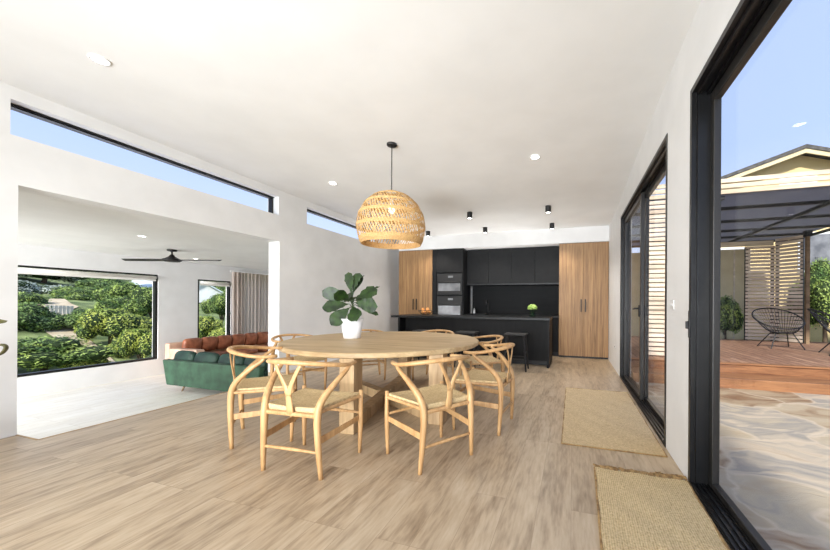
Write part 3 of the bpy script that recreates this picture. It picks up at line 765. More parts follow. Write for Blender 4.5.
bm = bmesh.new(); lathe(bm, [(0, .232), (.128, .232)], 24); finish('soil', bm, M['soil'], t)
bm = bmesh.new(); tube(bm, [(0, 0, .22), (.01, 0, .4), (-.01, .01, .6)], [.011, .009, .006], 8, 4)
bmL = bmesh.new()
# camera-right on the table is roughly (+.95, +.3); build leaves by direction (right, away, up)
rgt = Vector((.952, .305, 0)); awy = Vector((-.305, .952, 0)); upz = Vector((0, 0, 1))
LV = [  # right, away, up, length, half width, height on stem, tilt of the blade
      (-.95, -.15, .38, .30, .075, .44, .3), (-1, -.2, -.08, .27, .075, .40, -.1), (-.62, -.4, -.62, .25, .08, .38, .2), (.30, -.5, -.55, .20, .08, .40, .0),
      (.95, -.25, -.10, .27, .08, .42, -.3), (.80, .0, .38, .27, .085, .45, .3), (-.20, .1, 1.0, .25, .06, .50, .4), (.22, .2, 1.0, .25, .06, .50, -.4), (.45, .1, .85, .22, .05, .52, 1.2),
      (-.42, .3, .95, .22, .02, .50, .2), (.90, .1, .52, .30, .014, .46, .2), (.95, .2, -.35, .26, .03, .40, .2), (-.4, .7, .3, .26, .08, .42, .3), (.5, .7, .1, .26, .08, .44, .0), (.05, -.8, .12, .18, .08, .44, .2), (-.35, -.5, .25, .2, .07, .44, .5)]
for a, b_, c, ln, wd, h, tw in LV:
    d = (rgt*a+awy*b_+upz*c).normalized(); base = Vector((0, 0, h+.035))
    st = base+d*.05; tube(bm, [base-Vector((0, 0, .05)), base+d*.03, st], [.005, .004, .004], 6, 2)
    leaf_mesh(bmL, st, d, ln*1.14, wd*1.24, .08, .12, tw, normal=-awy+upz*.35)
finish('stem', bm, M['fig_leaf'], t, smooth=True)
finish('foliage', bmL, M['fig_leaf'], t, smooth=True)

# plant whose leaf tips enter at the left edge of the view
t = thing('potted_houseplant', 'olive brown leaves of a tall plant at the left edge against the wall', 'plant', (-4.34, 1.08, 0))
bm = bmesh.new(); lathe(bm, [(0, 0), (.12, 0), (.15, .28), (.14, .28), (.135, .25), (0, .25)], 28); finish('pot', bm, M['black'], t, smooth=True)
bm = bmesh.new(); lathe(bm, [(0, .26), (.134, .26)], 24); finish('soil', bm, M['soil'], t)
bm = bmesh.new(); tube(bm, [(0, 0, .25), (.02, .02, .6), (.03, .03, 1.0)], [.012, .01, .006], 8, 4)
bmL = bmesh.new()
for k in range(9):
    a = rad(140+k*35); h = .6+.05*k
    leaf_mesh(bmL, (.03, .03, h), (math.cos(a), math.sin(a), .4), .2, .04, .6, .2)
leaf_mesh(bmL, (.06, .06, 1.06), (.9, .75, .0), .33, .035, .05, .2, 1.2)
tube(bm, [(.03, .03, .98), (.05, .05, 1.05), (.06, .06, 1.06)], .005, 6, 2)
tube(bmL, [(.03, .03, .80), (.15, .13, .86), (.27, .23, .87), (.325, .255, .87), (.33, .26, .84), (.30, .24, .80), (.22, .18, .78)], [.006, .012, .018, .016, .018, .016, .006], 8, 4, flat=(.5, 1))
finish('stem', bm, M['bark'], t); finish('foliage', bmL, M['olive_leaf'], t, smooth=True)

# ------------------------------------------------------------------ jute mats
def mat_obj(name, lab, x0, y0, x1, y1, mat, th, fringe, rz=0):
    cx, cy = (x0+x1)/2, (y0+y1)/2; w, h = (x1-x0)/2, (y1-y0)/2
    t = thing(name, lab, 'mat', (cx, cy, 0), rz)
    bm = bmesh.new(); nx, ny = 20, 40; rows = []
    for j in range(ny+1):
        row = []
        for i in range(nx+1):
            x = -w+2*w*i/nx; y = -h+2*h*j/ny
            ex = .004*math.sin(y*19) if i in (0, nx) else 0
            row.append(bm.verts.new((x+ex, y, th+.002*math.sin(x*23+y*17))))
        rows.append(row)
    for j in range(ny):
        for i in range(nx): bm.faces.new((rows[j][i], rows[j][i+1], rows[j+1][i+1], rows[j+1][i]))
    r = bmesh.ops.extrude_face_region(bm, geom=list(bm.faces))
    for v in r['geom']:
        if isinstance(v, bmesh.types.BMVert): v.co.z = .001
    finish('woven_panel', bm, mat, t, smooth=False)
    bm = bmesh.new()
    E = [(-w, -h, th*.6), (w, -h, th*.6), (w, h, th*.6), (-w, h, th*.6)]
    for a, b_ in ((0, 1), (1, 2), (2, 3), (3, 0)):
        if fringe and a == 2: continue
        tube(bm, [E[a], E[b_]], th*.62, 6, 1)
    finish('bound_edge', bm, M['jute_yarn'], t)
    if fringe:
        bm = bmesh.new()
        for k in range(150):
            x = random.uniform(-w, w); r2 = random.random
            base = Vector((x, h-.005, th*.8)); L = .035+.035*r2()
            if x > w-.2: L += .04*r2()
            d1, d2 = (r2()-.5)*.06, (r2()-.5)*.12
            tube(bm, [base, base+Vector((d1*.5, L*.5, .012*r2())), base+Vector((d2, L, -th*.7+.008*r2()))], [.004, .004, .0025], 5, 2)
        finish('fringe', bm, M['jute_yarn'], t)
mat_obj('jute_mat', 'chunky jute mat with a tasselled end beside the near sliding door', .145, .9, .725, 2.62, M['jute'], .014, True, rad(-1.2))
mat_obj('jute_mat', 'smooth bound jute mat in front of the far sliding door', -.08, 3.0, .715, 5.02, M['jute2'], .009, False)

# ------------------------------------------------------------------ living room furniture
def cushion(bm, cx, cy, cz, wx, wy, wz, rot=0, tilt=0, p=3.2):
    """puffy cushion: superellipsoid"""
    nu, nv = 20, 12; base = Matrix.Translation((cx, cy, cz)) @ Matrix.Rotation(rot, 4, 'Z') @ Matrix.Rotation(tilt, 4, 'X')
    sg = lambda v, e: math.copysign(abs(v)**e, v); e = 2/p
    R = []
    for j in range(nv+1):
        ph = -PI/2+PI*j/nv
        ring = []
        for i in range(nu):
            th = 2*PI*i/nu
            v = Vector((wx*sg(math.cos(ph), e)*sg(math.cos(th), e), wy*sg(math.cos(ph), .9)*sg(math.sin(th), .9), wz*sg(math.sin(ph), e)))
            ring.append(bm.verts.new(base @ v))
        R.append(ring)
    for j in range(nv):
        for i in range(nu): bm.faces.new((R[j][i], R[j][(i+1) % nu], R[j+1][(i+1) % nu], R[j+1][i]))
GX0, GX1, GY = -8.08, -5.45, 4.74
t = thing('green_sofa', 'green velvet sofa with its back to the dining room', 'sofa', ((GX0+GX1)/2, GY, DROP)); w = (GX1-GX0)/2
bm = bmesh.new(); prism(bm, [(-w+.09, 0, .13), (w-.09, 0, .13), (w, -.02, .65), (-w, -.02, .65)], (0, .12, 0)); finish('backrest', bm, M['green'], t, bevel=.02)
boxo('base', M['green'], t, -w+.1, .121, .13, w-.1, .85, .30, bevel=.02)
for s in (-1, 1):
    bm = bmesh.new(); prism(bm, [(s*(w-.09), .121, .13), (s*(w-.02), .121, .56), (s*(w-.02), .85, .52), (s*(w-.09), .85, .13)], (-s*.12, 0, 0)); finish('arm', bm, M['green_dark'], t, bevel=.02)
for k in range(3):
    bm = bmesh.new(); cushion(bm, -w+.52+k*.80, .55, .38, .38, .30, .085, p=5); finish('seat_cushion', bm, M['green_dark'], t, smooth=True)
for sx in (-1, 1):
    for yy in (.1, .75):
        bm = bmesh.new(); tube(bm, [(sx*(w-.42), yy-.01, 0), (sx*(w-.45), yy+.03, .135)], [.013, .024], 10, 1); finish('leg', bm, M['brown_wood'], t)
for k, (x, hw) in enumerate(((-7.86, .30), (-7.22, .33), (-6.52, .34), (-5.88, .28))):
    bm = bmesh.new(); cushion(bm, 0, 0, 0, hw, .09, .21, 0, rad(-14), 4)
    o = finish('back_cushion', bm, M['green_dark'], None, smooth=True); o.location = (x, GY+.27, DROP+.60)
    tag(o, ['dark green cushion at the left end of the green sofa', 'dark green cushion second from the left on the green sofa', 'dark green cushion third from the left on the green sofa', 'dark green cushion at the right end of the green sofa'][k], 'cushion', 'loose back cushions of the green sofa')
LY0, LY1, LX = 5.78, 8.75, XW+.28
t = thing('leather_sofa', 'pale tan sofa with brown leather cushions along the window wall', 'sofa', (LX, (LY0+LY1)/2, DROP), rad(90)); w = (LY1-LY0)/2
boxo('backrest', M['tan'], t, -w, -.02, .14, w, .14, .80, bevel=.03)
boxo('base', M['tan'], t, -w+.23, -.95, .14, w-.23, -.021, .34, bevel=.03)
boxo('arm', M['tan'], t, -w, -.98, .14, -w+.22, -.021, .67, bevel=.03); boxo('arm', M['tan'], t, w-.22, -.98, .14, w, -.021, .67, bevel=.03)
for k in range(3):
    bm = bmesh.new(); cushion(bm, -w+.67+k*.82, -.56, .42, .40, .34, .085, p=5); finish('seat_cushion', bm, M['leather'], t, smooth=True)
for sx in (-1, 1):
    for yy in (-.85, .05):
        bm = bmesh.new(); tube(bm, [(sx*(w-.15), yy, 0), (sx*(w-.17), yy, .15)], [.014, .024], 10, 1); finish('leg', bm, M['brown_wood'], t)
n = 6
for k in range(n):
    bm = bmesh.new(); cushion(bm, 0, 0, 0, .225, .09, .20, 0, rad(12), 5)
    o = finish('leather_cushion', bm, M['leather'], None, smooth=True); o.location = (LX+.17, LY0+.44+k*(LY1-LY0-.88)/(n-1), DROP+.70); o.rotation_euler = (0, 0, rad(90))
    tag(o, 'brown leather cushion, %s of six along the tan sofa counted from the big window' % ['first', 'second', 'third', 'fourth', 'fifth', 'sixth'][k], 'cushion', 'brown leather back cushions of the tan sofa')

# curtain
bm = bmesh.new(); rows = []; n = 150
for j in range(13):
    z = DROP+.02+(2.12-DROP-.02)*j/12; row = []
    for i in range(n+1):
        y = 7.56+1.75*i/n; amp = .045+.012*math.sin(i*.11); f = math.sin(i*2*PI/10.5+.5*math.sin(i*.23)+.15*math.sin(j*.5))
        row.append(bm.verts.new((XW+.12+amp*f, y+.012*math.cos(i*1.2)*(1-j/12), z)))
    rows.append(row)
for j in range(12):
    for i in range(n): bm.faces.new((rows[j][i], rows[j][i+1], rows[j+1][i+1], rows[j+1][i]))
t = thing('curtain', 'sheer taupe pleated curtain hanging right of the narrow window', 'curtain', (0, 0, 0))
finish('curtain_fabric', bm, M['curtain'], t, smooth=True)
boxo('curtain_track', M['white_pot'], t, XW+.09, 7.5, 2.12, XW+.15, 9.4, 2.15)

# ------------------------------------------------------------------ outside, right: patio, deck, screens, pergola
bm = bmesh.new(); box(bm, XR+.15, -6, -.2, 9.5, 6.03, -.05); struct('ground_patio', bm, M['stone'])
bm = bmesh.new(); box(bm, XR+.1655, 6.03, -.2, 14, 22, -.06); box(bm, 9.5, -6, -.2, 30, 22, -.06); box(bm, -12, 22, -.2, 30, 40, -.06); struct('ground_garden', bm, M['grass'])
t = thing('timber_deck', 'oiled hardwood deck with two steps up from the stone patio', 'deck', (0, 0, 0))
boxo('lower_step', M['deck_edge'], t, XR+.19, 6.03, -.055, 9, 6.62, .095, bevel=.006)
boxo('riser_board', M['deck_edge'], t, XR+.19, 6.59, .096, 9, 6.61, .225)
boxo('deck_nosing', M['deck_edge'], t, XR+.19, 6.57, .226, 9, 6.70, .25, bevel=.004)
boxo('deck_boards', M['deck'], t, XR+.19, 6.701, .1, 9, 11.15, .25)

def screen(lab, p0, p1, z0, z1, n, topskew=0):
    p0, p1 = Vector((*p0, 0)), Vector((*p1, 0)); d = p1-p0; L = d.length
    t = thing('slat_screen', lab, 'screen', p0, math.atan2(d.y, d.x), group=None)
    pitch = (z1-z0)/n
    bm = bmesh.new()
    for k in range(n):
        z = z0+pitch*k; box(bm, 0, -.02, z+pitch*.26, L, 0, z+pitch*1.0)
    finish('slat', bm, M['slat'], t)
    bm = bmesh.new()
    m = max(1, int(L/.9))
    for k in range(m+1):
        x = min(max(L*k/m-.03, 0), L-.06); box(bm, x, .001, z0, x+.06, .06, z1)
    finish('post', bm, M['black'], t)
    return t
screen('tall weathered slat screen on the deck, seen through the far sliding door', (XR+.45, 6.96), (2.28, 6.96), .25, 3.1, 34)
screen('weathered slat screen behind the black wire chair on the deck', (4.46, 11.0), (5.10, 11.0), .25, 2.78, 27)
t = screen('short return of slat screen angled towards the house beside the green bushes', (5.11, 10.98), (5.47, 10.55), .25, 2.95, 29)

t = thing('pergola', 'pergola over the deck with charcoal roof and pale fascia boards', 'pergola', (0, 0, 0))
bm = bmesh.new()
for k, z in enumerate((3.13, 3.225, 3.32)): box(bm, XR+.2, 6.93, z, 8.5, 6.965, z+.072)
finish('fascia_board', bm, M['fascia'], t, bevel=.003)
boxo('roof_sheet', M['shade'], t, XR+.2, 6.99, 3.17, 6.1, 12.9, 3.19)
for y in (8.05, 9.3, 10.5, 11.5, 12.5): boxo('joist', M['black'], t, XR+.2, y-.03, 3.11, 6.1, y+.03, 3.169)
for x in (2.5, 4.47, 6.05): boxo('beam', M['black'], t, x-.03, 6.99, 3.05, x+.03, 12.9, 3.109)
boxo('post', M['brown_wood'], t, 5.49, 10.46, .25, 5.56, 10.53, 2.9); boxo('post_bracket', M['black'], t, 5.46, 10.43, 2.901, 5.59, 10.56, 3.049)
boxo('post', M['black'], t, 8.38, 6.97, -.05, 8.48, 7.07, 3.12)
boxo('far_fascia', M['fascia'], t, 2.6, 11.04, 2.80, 5.1, 11.08, 2.93)

# wire lounge chairs
def lounge_tree():
    t = thing('wire_chair', '', 'chair')
    bm = bmesh.new(); Rr = .44; Tm = Matrix.Translation((0, .05, .66)) @ Matrix.Rotation(rad(30), 4, 'X')
    rim = [Tm @ Vector((Rr*1.02*math.cos(2*PI*k/32), Rr*math.sin(2*PI*k/32), 0)) for k in range(33)]
    tube(bm, rim, .014, 8, 1, closed=True); finish('rim', bm, M['black'], t, smooth=True)
    hub = Vector((0, -.10, .34)); hr = [hub+Vector((.17*math.cos(2*PI*k/24), .15*math.sin(2*PI*k/24), 0)) for k in range(25)]
    bm = bmesh.new(); tube(bm, hr, .011, 8, 1, closed=True); finish('seat_ring', bm, M['black'], t, smooth=True)
    bm = bmesh.new()
    for k in range(44):
        a = 2*PI*k/44; p = Tm @ Vector((Rr*math.cos(a), Rr*math.sin(a), 0)); q = hub+Vector((.17*math.cos(a), .15*math.sin(a), 0)); m = (p+q)/2-Vector((0, 0, .05))+(Vector((0, 0, 0)))
        tube(bm, [p, m, q, hub+Vector((0, 0, -.01))], .0045, 4, 3)
    finish('woven_cord', bm, M['black'], t)
    for sx, sy in ((-1, -1), (1, -1), (-1, 1), (1, 1)):
        bm = bmesh.new(); tube(bm, [(sx*.15, -.10+sy*.10, .34), (sx*.30, -.05+sy*.27, .0)], .011, 8, 1); finish('leg', bm, M['black'], t)
    return t
l0 = lounge_tree(); l0.location = (4.42, 9.35, .25); l0.rotation_euler = (0, 0, rad(-160)+PI*.9); l0['label'] = 'round black wire chair in front of the slat screen'; l0['group'] = 'black wire chairs on the deck'
l1 = copy_tree(l0); l1.location = (4.9, 8.35, .25); l1.rotation_euler = (0, 0, rad(75)); l1['label'] = 'black wire chair cut off by the right edge of the view'

# neighbouring gabled house
t = thing('gabled_house', 'beige boarded house with a gable roof behind the pergola', 'house', (7.1, 14, 0))
bm = bmesh.new(); prism(bm, [(-3.4, 0, -.1), (3.4, 0, -.1), (3.4, 0, 5.05), (0, 0, 6.2), (-3.4, 0, 5.05)], (0, 7, 0)); finish('wall', bm, M['beige'], t)
for s in (-1, 1):
    bm = bmesh.new(); prism(bm, [(0, -.45, 6.24), (s*3.9, -.45, 4.92), (s*3.9, -.45, 5.02), (0, -.45, 6.36)], (0, 8, 0)); finish('roof', bm, M['roof_edge'], t)
    bm = bmesh.new(); prism(bm, [(0, -.42, 6.10), (s*3.85, -.42, 4.80), (s*3.85, -.42, 4.918), (0, -.42, 6.238)], (0, .04, 0)); finish('barge_board', bm, M['cream'], t)
for x0, x1, z0, z1 in ((.0, 2.2, 2.3, 3.6), (-2.9, -1.3, 2.0, 3.2)):
    f = boxo('window', M['white_render'], t, x0, -.05, z0, x1, .02, z1); boxo('pane', M['oven_glass'], f, x0+.08, -.06, z0+.08, x1-.08, -.051, z1-.08)
boxo('gable_panel', M['white_render'], t, -.5, -.03, 5.05, .5, -.001, 5.6)
t = thing('garden_wall', 'beige boarded garden wall at the back of the deck', 'wall', (3.4, 13.0, 0))
boxo('panel', M['cream'], t, -2.6, 0, -.06, 2.0, .1, 3.0); boxo('cover_strip', M['slat'], t, 1.55, -.02, -.06, 1.59, -.001, 3.0)

# ------------------------------------------------------------------ foliage
def foliage_mesh(name, seed, nleaf, lumps, size, flat=.75, leaf=.09):
    rnd = random.Random(seed); verts, faces = [], []
    L = []
    for k in range(lumps):
        a = rnd.uniform(0, 2*PI); ph = rnd.uniform(-.35, 1.4); r = rnd.uniform(.35, .72)
        L.append((Vector((r*math.cos(a)*math.cos(ph), r*math.sin(a)*math.cos(ph), r*math.sin(ph)*flat)), rnd.uniform(.28, .45)))
    for k in range(nleaf):
        c, lr = L[k % lumps]
        d = Vector((rnd.gauss(0, 1), rnd.gauss(0, 1), rnd.gauss(.25, 1))).normalized()
        p = (c+d*lr*rnd.uniform(.72, 1.05))*size
        s = leaf*rnd.uniform(.6, 1.3); n = (d+Vector((rnd.gauss(0, .6), rnd.gauss(0, .6), rnd.gauss(.2, .6)))).normalized()
        u = n.cross(Vector((rnd.gauss(0, 1), rnd.gauss(0, 1), rnd.gauss(0, 1)))).normalized(); v = n.cross(u)
        b = len(verts)
        verts += [p-u*s, p-v*s*.42, p+u*s, p+v*s*.42]; faces.append((b, b+1, b+2, b+3))
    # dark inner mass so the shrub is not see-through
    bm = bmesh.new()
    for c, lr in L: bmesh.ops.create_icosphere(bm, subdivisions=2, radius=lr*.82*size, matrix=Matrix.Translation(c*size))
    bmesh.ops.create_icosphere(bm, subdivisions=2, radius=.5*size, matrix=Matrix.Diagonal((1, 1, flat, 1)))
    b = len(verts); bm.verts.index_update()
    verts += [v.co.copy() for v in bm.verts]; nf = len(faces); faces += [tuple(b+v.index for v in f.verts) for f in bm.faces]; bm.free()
    me = bpy.data.meshes.new(name); me.from_pydata([tuple(v) for v in verts], [], faces); me.update()
    return me, nf
def foliage(name, seed, mat, nleaf=9000, lumps=16, leaf=.045, flat=.75):
    me, nf = foliage_mesh(name, seed, nleaf, lumps, 1.0, flat, leaf)
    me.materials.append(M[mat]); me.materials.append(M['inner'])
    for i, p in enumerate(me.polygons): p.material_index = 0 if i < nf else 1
    return me
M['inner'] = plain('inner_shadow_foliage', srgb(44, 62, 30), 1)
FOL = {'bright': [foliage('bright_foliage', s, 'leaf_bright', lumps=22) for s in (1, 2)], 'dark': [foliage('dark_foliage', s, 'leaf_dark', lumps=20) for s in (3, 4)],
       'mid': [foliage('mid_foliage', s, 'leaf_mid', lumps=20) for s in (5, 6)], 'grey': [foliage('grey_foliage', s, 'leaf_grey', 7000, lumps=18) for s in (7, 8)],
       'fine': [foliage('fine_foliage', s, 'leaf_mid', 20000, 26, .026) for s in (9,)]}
STEM = None
def shrub(kind, i, x, y, z, sx, sz, lab, grp, name='shrub', trunk=0, base=None):
    global STEM
    base = z-sz*.8-trunk if base is None else base
    t = thing(name, lab, 'tree' if trunk else 'shrub', (x, y, base), random.uniform(0, 6), group=grp)
    f = bpy.data.objects.new('foliage', FOL[kind][i % len(FOL[kind])]); COL.objects.link(f); f.parent = t; f.location = (0, 0, z-base); f.scale = (sx, sx, sz)
    bm = bmesh.new(); h = z-base
    tube(bm, [(0, 0, -.15), (.05*sx, 0, h*.5), (0, .04*sx, h)], [.07*sx, .05*sx, .03*sx], 8, 3)
    for k in range(4):
        a = k*1.6; tube(bm, [(0, 0, h*.45), (.25*sx*math.cos(a), .25*sx*math.sin(a), h), (.4*sx*math.cos(a), .4*sx*math.sin(a), h+.3*sz)], [.035*sx, .02*sx, .01*sx], 6, 2)
    finish('stem', bm, M['bark'], t, smooth=True)
    return t
G1 = 'garden shrubs seen through the living room windows'
def ground(x): return -1.1+.2*min(9, max(0, -x-11))+.115*max(0, -x-20)

bm = bmesh.new()
rows = []
for j in range(31):
    y = -20+j*3.0; row = []
    for i in range(41):
        x = XW-.22-i*2.0
        row.append(bm.verts.new((x, y, ground(x)+(.35*math.sin(x*.35+y*.3)+.25*math.sin(y*.5-x*.2))*min(1, max(0, (-x-22)/10)))))
    rows.append(row)
for j in range(30):
    for i in range(40): bm.faces.new((rows[j][i], rows[j+1][i], rows[j+1][i+1], rows[j][i+1]))
struct('ground_hillside', bm, M['grass'], smooth=True)
# sandy path
bm = bmesh.new(); prev = None
for (x, y, hw) in ((-10.6, 5.55, .3), (-12.2, 5.95, .28), (-13.6, 6.3, .28), (-15.2, 6.62, .32), (-17, 6.9, .36), (-18.6, 7.3, .42), (-20.2, 7.75, .6), (-21.8, 8.6, .8), (-23, 9.2, .45), (-25, 10.0, .25)):
    e = [bm.verts.new((x, y-hw, ground(x)+.04)), bm.verts.new((x, y+hw, ground(x)+.04))]
    if prev: bm.faces.new((prev[0], prev[1], e[1], e[0]))
    prev = e
struct('ground_path', bm, M['sand'])
# pale boarded gate beside the path
t = thing('picket_fence', 'pale weathered board fence beside the sandy path on the hillside', 'fence', (0, 0, 0))
for k in range(7):
    x, y = -19.2-.11*k, 7.36+.155*k; boxo('picket', M['picket'], t, x, y, ground(x)-.1, x+.03, y+.10, ground(x)+.50-.03*k)
bm = bmesh.new(); tube(bm, [(-19.2, 7.42, .9), (-19.9, 8.3, .95)], .02, 6, 1); finish('rail', bm, M['picket'], t)

SH = [  # kind, mesh, x, y, z centre, horizontal, vertical, label
    ('mid', 0, -12.8, 4.9, -0.21, 1.18, 0.54, 'yellow green bush filling the lower left corner of the wide window'),
    ('bright', 1, -12.2, 5.4, -0.46, 0.48, 0.31, 'small bright bush at the window sill beside the sandy path'),
    ('dark', 0, -17.9, 6.3, 0.47, 0.89, 0.61, 'dark green rounded bush left of the sandy path'),
    ('mid', 1, -23.5, 8.2, 1.01, 0.89, 0.56, 'mid green bush above the dark rounded one at the left of the window'),
    ('dark', 1, -17.1, 7.4, 0.44, 0.55, 0.46, 'dark rounded bush right of the board fence by the path'),
    ('bright', 0, -11.7, 6.3, -0.07, 0.49, 0.60, 'bright bush at the right end of the wide window, near the glass'),
    ('grey', 0, -36.1, 13.7, 2.48, 1.86, 0.90, 'silver grey coastal bush high on the hillside at the left'),
    ('grey', 1, -31.3, 11.0, 1.72, 0.83, 0.63, 'pale grey bush at the left edge of the hillside view'),
    ('grey', 1, -30.8, 12.2, 1.70, 1.00, 0.53, 'grey green coastal bush just above the board fence'),
    ('mid', 1, -27.7, 12.1, 1.51, 1.19, 0.56, 'green bush halfway up the hillside above the path'),
    ('grey', 0, -34.9, 16.1, 2.30, 1.70, 0.81, 'grey bush on the upper hillside in the middle of the window'),
    ('dark', 1, -42.5, 17.9, 3.26, 1.79, 0.94, 'dark green bush on the crest of the hill left of centre'),
    ('dark', 0, -49.7, 17.7, 3.94, 2.29, 1.00, 'dark bush on the skyline at the far left of the window'),
    ('dark', 0, -47.4, 22.6, 4.12, 2.36, 1.35, 'dark bush on the skyline left of the pale house'),
    ('mid', 0, -19.8, 9.9, 0.71, 0.92, 0.68, 'wide green bush behind the bright tree'),
    ('mid', 1, -17.9, 10.0, 1.05, 0.71, 0.75, 'tall green bush at the right edge behind the bright one'),
    ('dark', 1, -40.9, 22.6, 3.58, 1.82, 1.07, 'dark bush on the skyline above the pale house'),
    ('bright', 0, -12.9, 9.0, 0.15, 0.52, 0.63, 'bright bush filling the lower half of the narrow window'),
    ('bright', 1, -11.8, 8.8, -0.09, 0.46, 0.45, 'low bright bush behind the brown cushions'),
    ('mid', 1, -14.9, 11.0, 0.93, 0.58, 0.66, 'green bush at the right side of the narrow window'),
    ('dark', 0, -34.4, 24.7, 2.91, 2.23, 1.07, 'dark bush on the hill behind the small white house'),
]
for k_, i, x, y, z, sx, sz, lab in SH:
    q = 1.22 if x < -14 else 1.05
    shrub(k_, i, x, y, z+(.9 if x < -34 else 0), sx*q, sz*(q+(.55 if x < -34 else .05)), lab, G1, base=ground(x)-.1)
shrub('grey', 0, -27, 9.0, 1.75, 1.3, .7, 'low silver bush on the slope between the dark bushes at the left', G1, base=ground(-27)-.1)
shrub('mid', 0, -25.5, 11.0, 1.35, 1.2, .6, 'low green bush on the slope behind the board fence', G1, base=ground(-25.5)-.1)
shrub('dark', 0, -31, 14.6, 2.2, 1.6, .9, 'dark bush on the slope left of the taller green tree', G1, base=ground(-31)-.1)
shrub('bright', 1, -16.4, 8.6, .25, .7, .55, 'low bright bush between the tree and the right window edge', G1, base=ground(-16.4)-.1)
shrub('bright', 1, -13.6, 6.9, -.35, .45, .4, 'small bright bush on the lawn beside the sandy path', G1, base=ground(-13.6)-.1)
shrub('dark', 1, -28, 20.5, 2.6, 1.6, 1.5, 'dark bush filling the top of the narrow window', G1, base=ground(-28)-.1)
G3 = 'trees seen through the living room windows'
shrub('bright', 0, -15.0, 7.27, .30, .88, .85, 'bright spreading tree in front of the hillside, right of the path', G3, 'garden_tree', .5, base=ground(-15)-.1)
shrub('mid', 1, -21.5, 10.95, 1.40, 1.05, .95, 'taller green tree behind the bright one, reaching the window head', G3, 'garden_tree', .5, base=ground(-21.5)-.1)
shrub('mid', 0, -23.6, 17.7, 1.55, .95, 1.35, 'tree beside the small white house in the narrow window', G3, 'garden_tree', .5, base=ground(-23.6)-.1)
# pale houses beyond
t = thing('hill_house', 'pale house with a light blue roof beyond the hillside trees', 'house', (-37, 20.2, 2.0), rad(-60))
bm = bmesh.new(); prism(bm, [(-2.6, 0, -3), (2.6, 0, -3), (2.6, 0, .2), (0, 0, 1.3), (-2.6, 0, .2)], (0, 4, 0)); finish('wall', bm, M['white_render'], t)
for s in (-1, 1):
    bm = bmesh.new(); prism(bm, [(0, -.3, 1.35), (s*3.0, -.3, .08), (s*3.0, -.3, .18), (0, -.3, 1.45)], (0, 4.6, 0)); finish('roof', bm, M['teal_roof'], t)
boxo('window', M['oven_glass'], t, -.5, -.05, -.8, .5, -.01, 0)
t = thing('garden_cottage', 'small white gabled house seen through the narrow window', 'house', (-23.3, 15.75, 1.25), rad(52))
bm = bmesh.new(); prism(bm, [(-1.5, 0, -3), (1.5, 0, -3), (1.5, 0, .3), (.0, 0, 1.3), (-1.5, 0, .3)], (0, 4, 0)); finish('wall', bm, M['white_render'], t)
for s in (-1, 1):
    bm = bmesh.new(); prism(bm, [(0, -.25, 1.34), (s*1.8, -.25, .14), (s*1.8, -.25, .24), (0, -.25, 1.44)], (0, 4.5, 0)); finish('roof', bm, M['teal_roof'], t)
f = boxo('window', M['black'], t, -.35, -.05, -.75, .4, -.01, -.1)

G2 = 'green bushes behind the deck'
for k_, i, x, y, z, sx, sz, lab in (
        ('mid', 0, 4.3, 11.85, .75, .55, .85, 'dark green bush behind the deck, left of the slat screen'),
        ('fine', 0, 6.9, 12.3, 1.3, .95, 1.55, 'tall green bush behind the deck, right of the slat screen'),
        ('fine', 0, 8.1, 11.9, 1.0, .85, 1.2, 'dark bush behind the wire chair at the right edge')):
    shrub(k_, i, x, y, z, sx, sz, lab, G2, base=-.06)

# ------------------------------------------------------------------ world, sun, added fill lights, downlight lamps
w = bpy.data.worlds.new('sky'); scene.world = w; w.use_nodes = True; nt = w.node_tree; nt.nodes.clear()
out = N(nt, 'ShaderNodeOutputWorld'); bg = N(nt, 'ShaderNodeBackground'); tc = N(nt, 'ShaderNodeTexCoord'); sp = N(nt, 'ShaderNodeSeparateXYZ')
nt.links.new(tc.outputs['Generated'], sp.inputs[0])
colr = ramp(nt, sp.outputs[2], [(-.1, (.50, .50, .46, 1)), (.0, (.84, .90, .99, 1)), (.15, (.62, .74, 1.0, 1)), (.35, (.47, .62, 1.0, 1)), (.9, (.44, .56, .92, 1))])
nt.links.new(colr, bg.inputs[0]); bg.inputs[1].default_value = 1.2; nt.links.new(bg.outputs[0], out.inputs[0])
S = bpy.data.lights.new('sun', 'SUN'); S.energy = 6.2; S.angle = rad(4); S.color = (1, .95, .87)
so = bpy.data.objects.new('sun_lamp', S); COL.objects.link(so); so.rotation_euler = Vector((.12, 1, -.75)).to_track_quat('-Z', 'Y').to_euler()

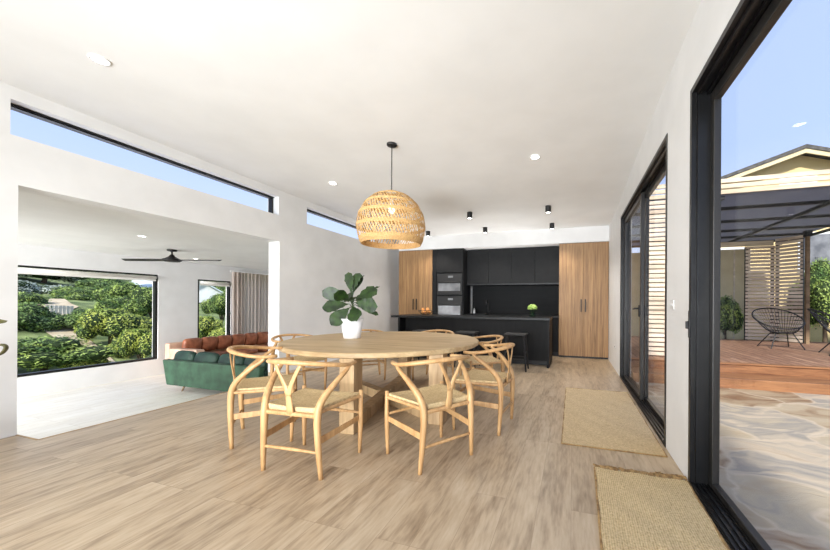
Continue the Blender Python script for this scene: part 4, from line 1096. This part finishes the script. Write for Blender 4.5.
def area(name, loc, target, sx, sy, e, col=(1, 1, 1), spread=180):
    L = bpy.data.lights.new(name, 'AREA'); L.shape = 'RECTANGLE'; L.size = sx; L.size_y = sy; L.energy = e; L.color = col; L.spread = rad(spread)
    o = bpy.data.objects.new(name, L); COL.objects.link(o); o.location = loc
    o.rotation_euler = (Vector(target)-Vector(loc)).to_track_quat('-Z', 'Y').to_euler(); return o
area('room_fill_light', (-1.8, -3.4, 1.7), (-2.2, 6, 1.5), 3.6, 2.0, 175, (.94, .975, 1), 110)  # added fill behind the camera, not a fitting of the room
area('ceiling_fill_light', (-1.6, -3.2, .5), (-2.1, 5.2, 3.1), 3.0, .8, 88, (.92, .97, 1), 75)  # second added fill behind the camera, aimed up to brighten the ceiling
area('living_fill_light', (-8.2, -3.2, 1.0), (-10.2, 5.5, .3), 2.6, 1.8, 240, (.98, .99, 1), 72)  # unseen fill added to brighten the living room
area('kitchen_fill_light', (-2.0, 7.68, .55), (-2.0, 7.45, 3), 2.6, .2, 24, (1, .98, .95), 120)  # fill added out of sight behind the island to lift the kitchen ceiling
for x, y in ((-3.55, 1.64), (-3.56, 4.36), (-.46, 4.33), (-6.7, 3.62)):
    L = bpy.data.lights.new('spot', 'SPOT'); L.energy = 16 if x > -6 else 5; L.spot_size = rad(140); L.spot_blend = .8; L.color = (1, .96, .9); L.shadow_soft_size = .06
    o = bpy.data.objects.new('downlight_lamp', L); COL.objects.link(o); o.location = (x, y, (zc(x, y) if x > XL else ZLC)-.03)

# ------------------------------------------------------------------ camera
cam = bpy.data.cameras.new('camera'); co = bpy.data.objects.new('camera', cam); COL.objects.link(co)
cam.sensor_width = 36; cam.lens = 336.28/830*36; cam.shift_x = -49.65/830; cam.shift_y = 28.42/830; cam.clip_start = .05; cam.clip_end = 400
yaw, roll = .31, .006
fwd = Vector((-math.sin(yaw), math.cos(yaw), 0)); rt = Vector((math.cos(yaw), math.sin(yaw), 0)); up = Vector((0, 0, 1))
# image content turned clockwise by roll: camera turned counter-clockwise
r2 = rt*math.cos(roll)+up*math.sin(roll); u2 = up*math.cos(roll)-rt*math.sin(roll)
mat = Matrix((r2, u2, -fwd)).transposed().to_4x4(); mat.translation = (0, 0, 1.2)
co.matrix_world = mat
scene.camera = co
scene.view_settings.view_transform = 'Standard'; scene.view_settings.look = 'None'; scene.view_settings.exposure = 0
scene.cycles.use_denoising = True
scene.cycles.max_bounces = 8; scene.cycles.diffuse_bounces = 5; scene.cycles.transparent_max_bounces = 16
scene.cycles.sample_clamp_indirect = 4
scene.cycles.caustics_reflective = False; scene.cycles.caustics_refractive = False
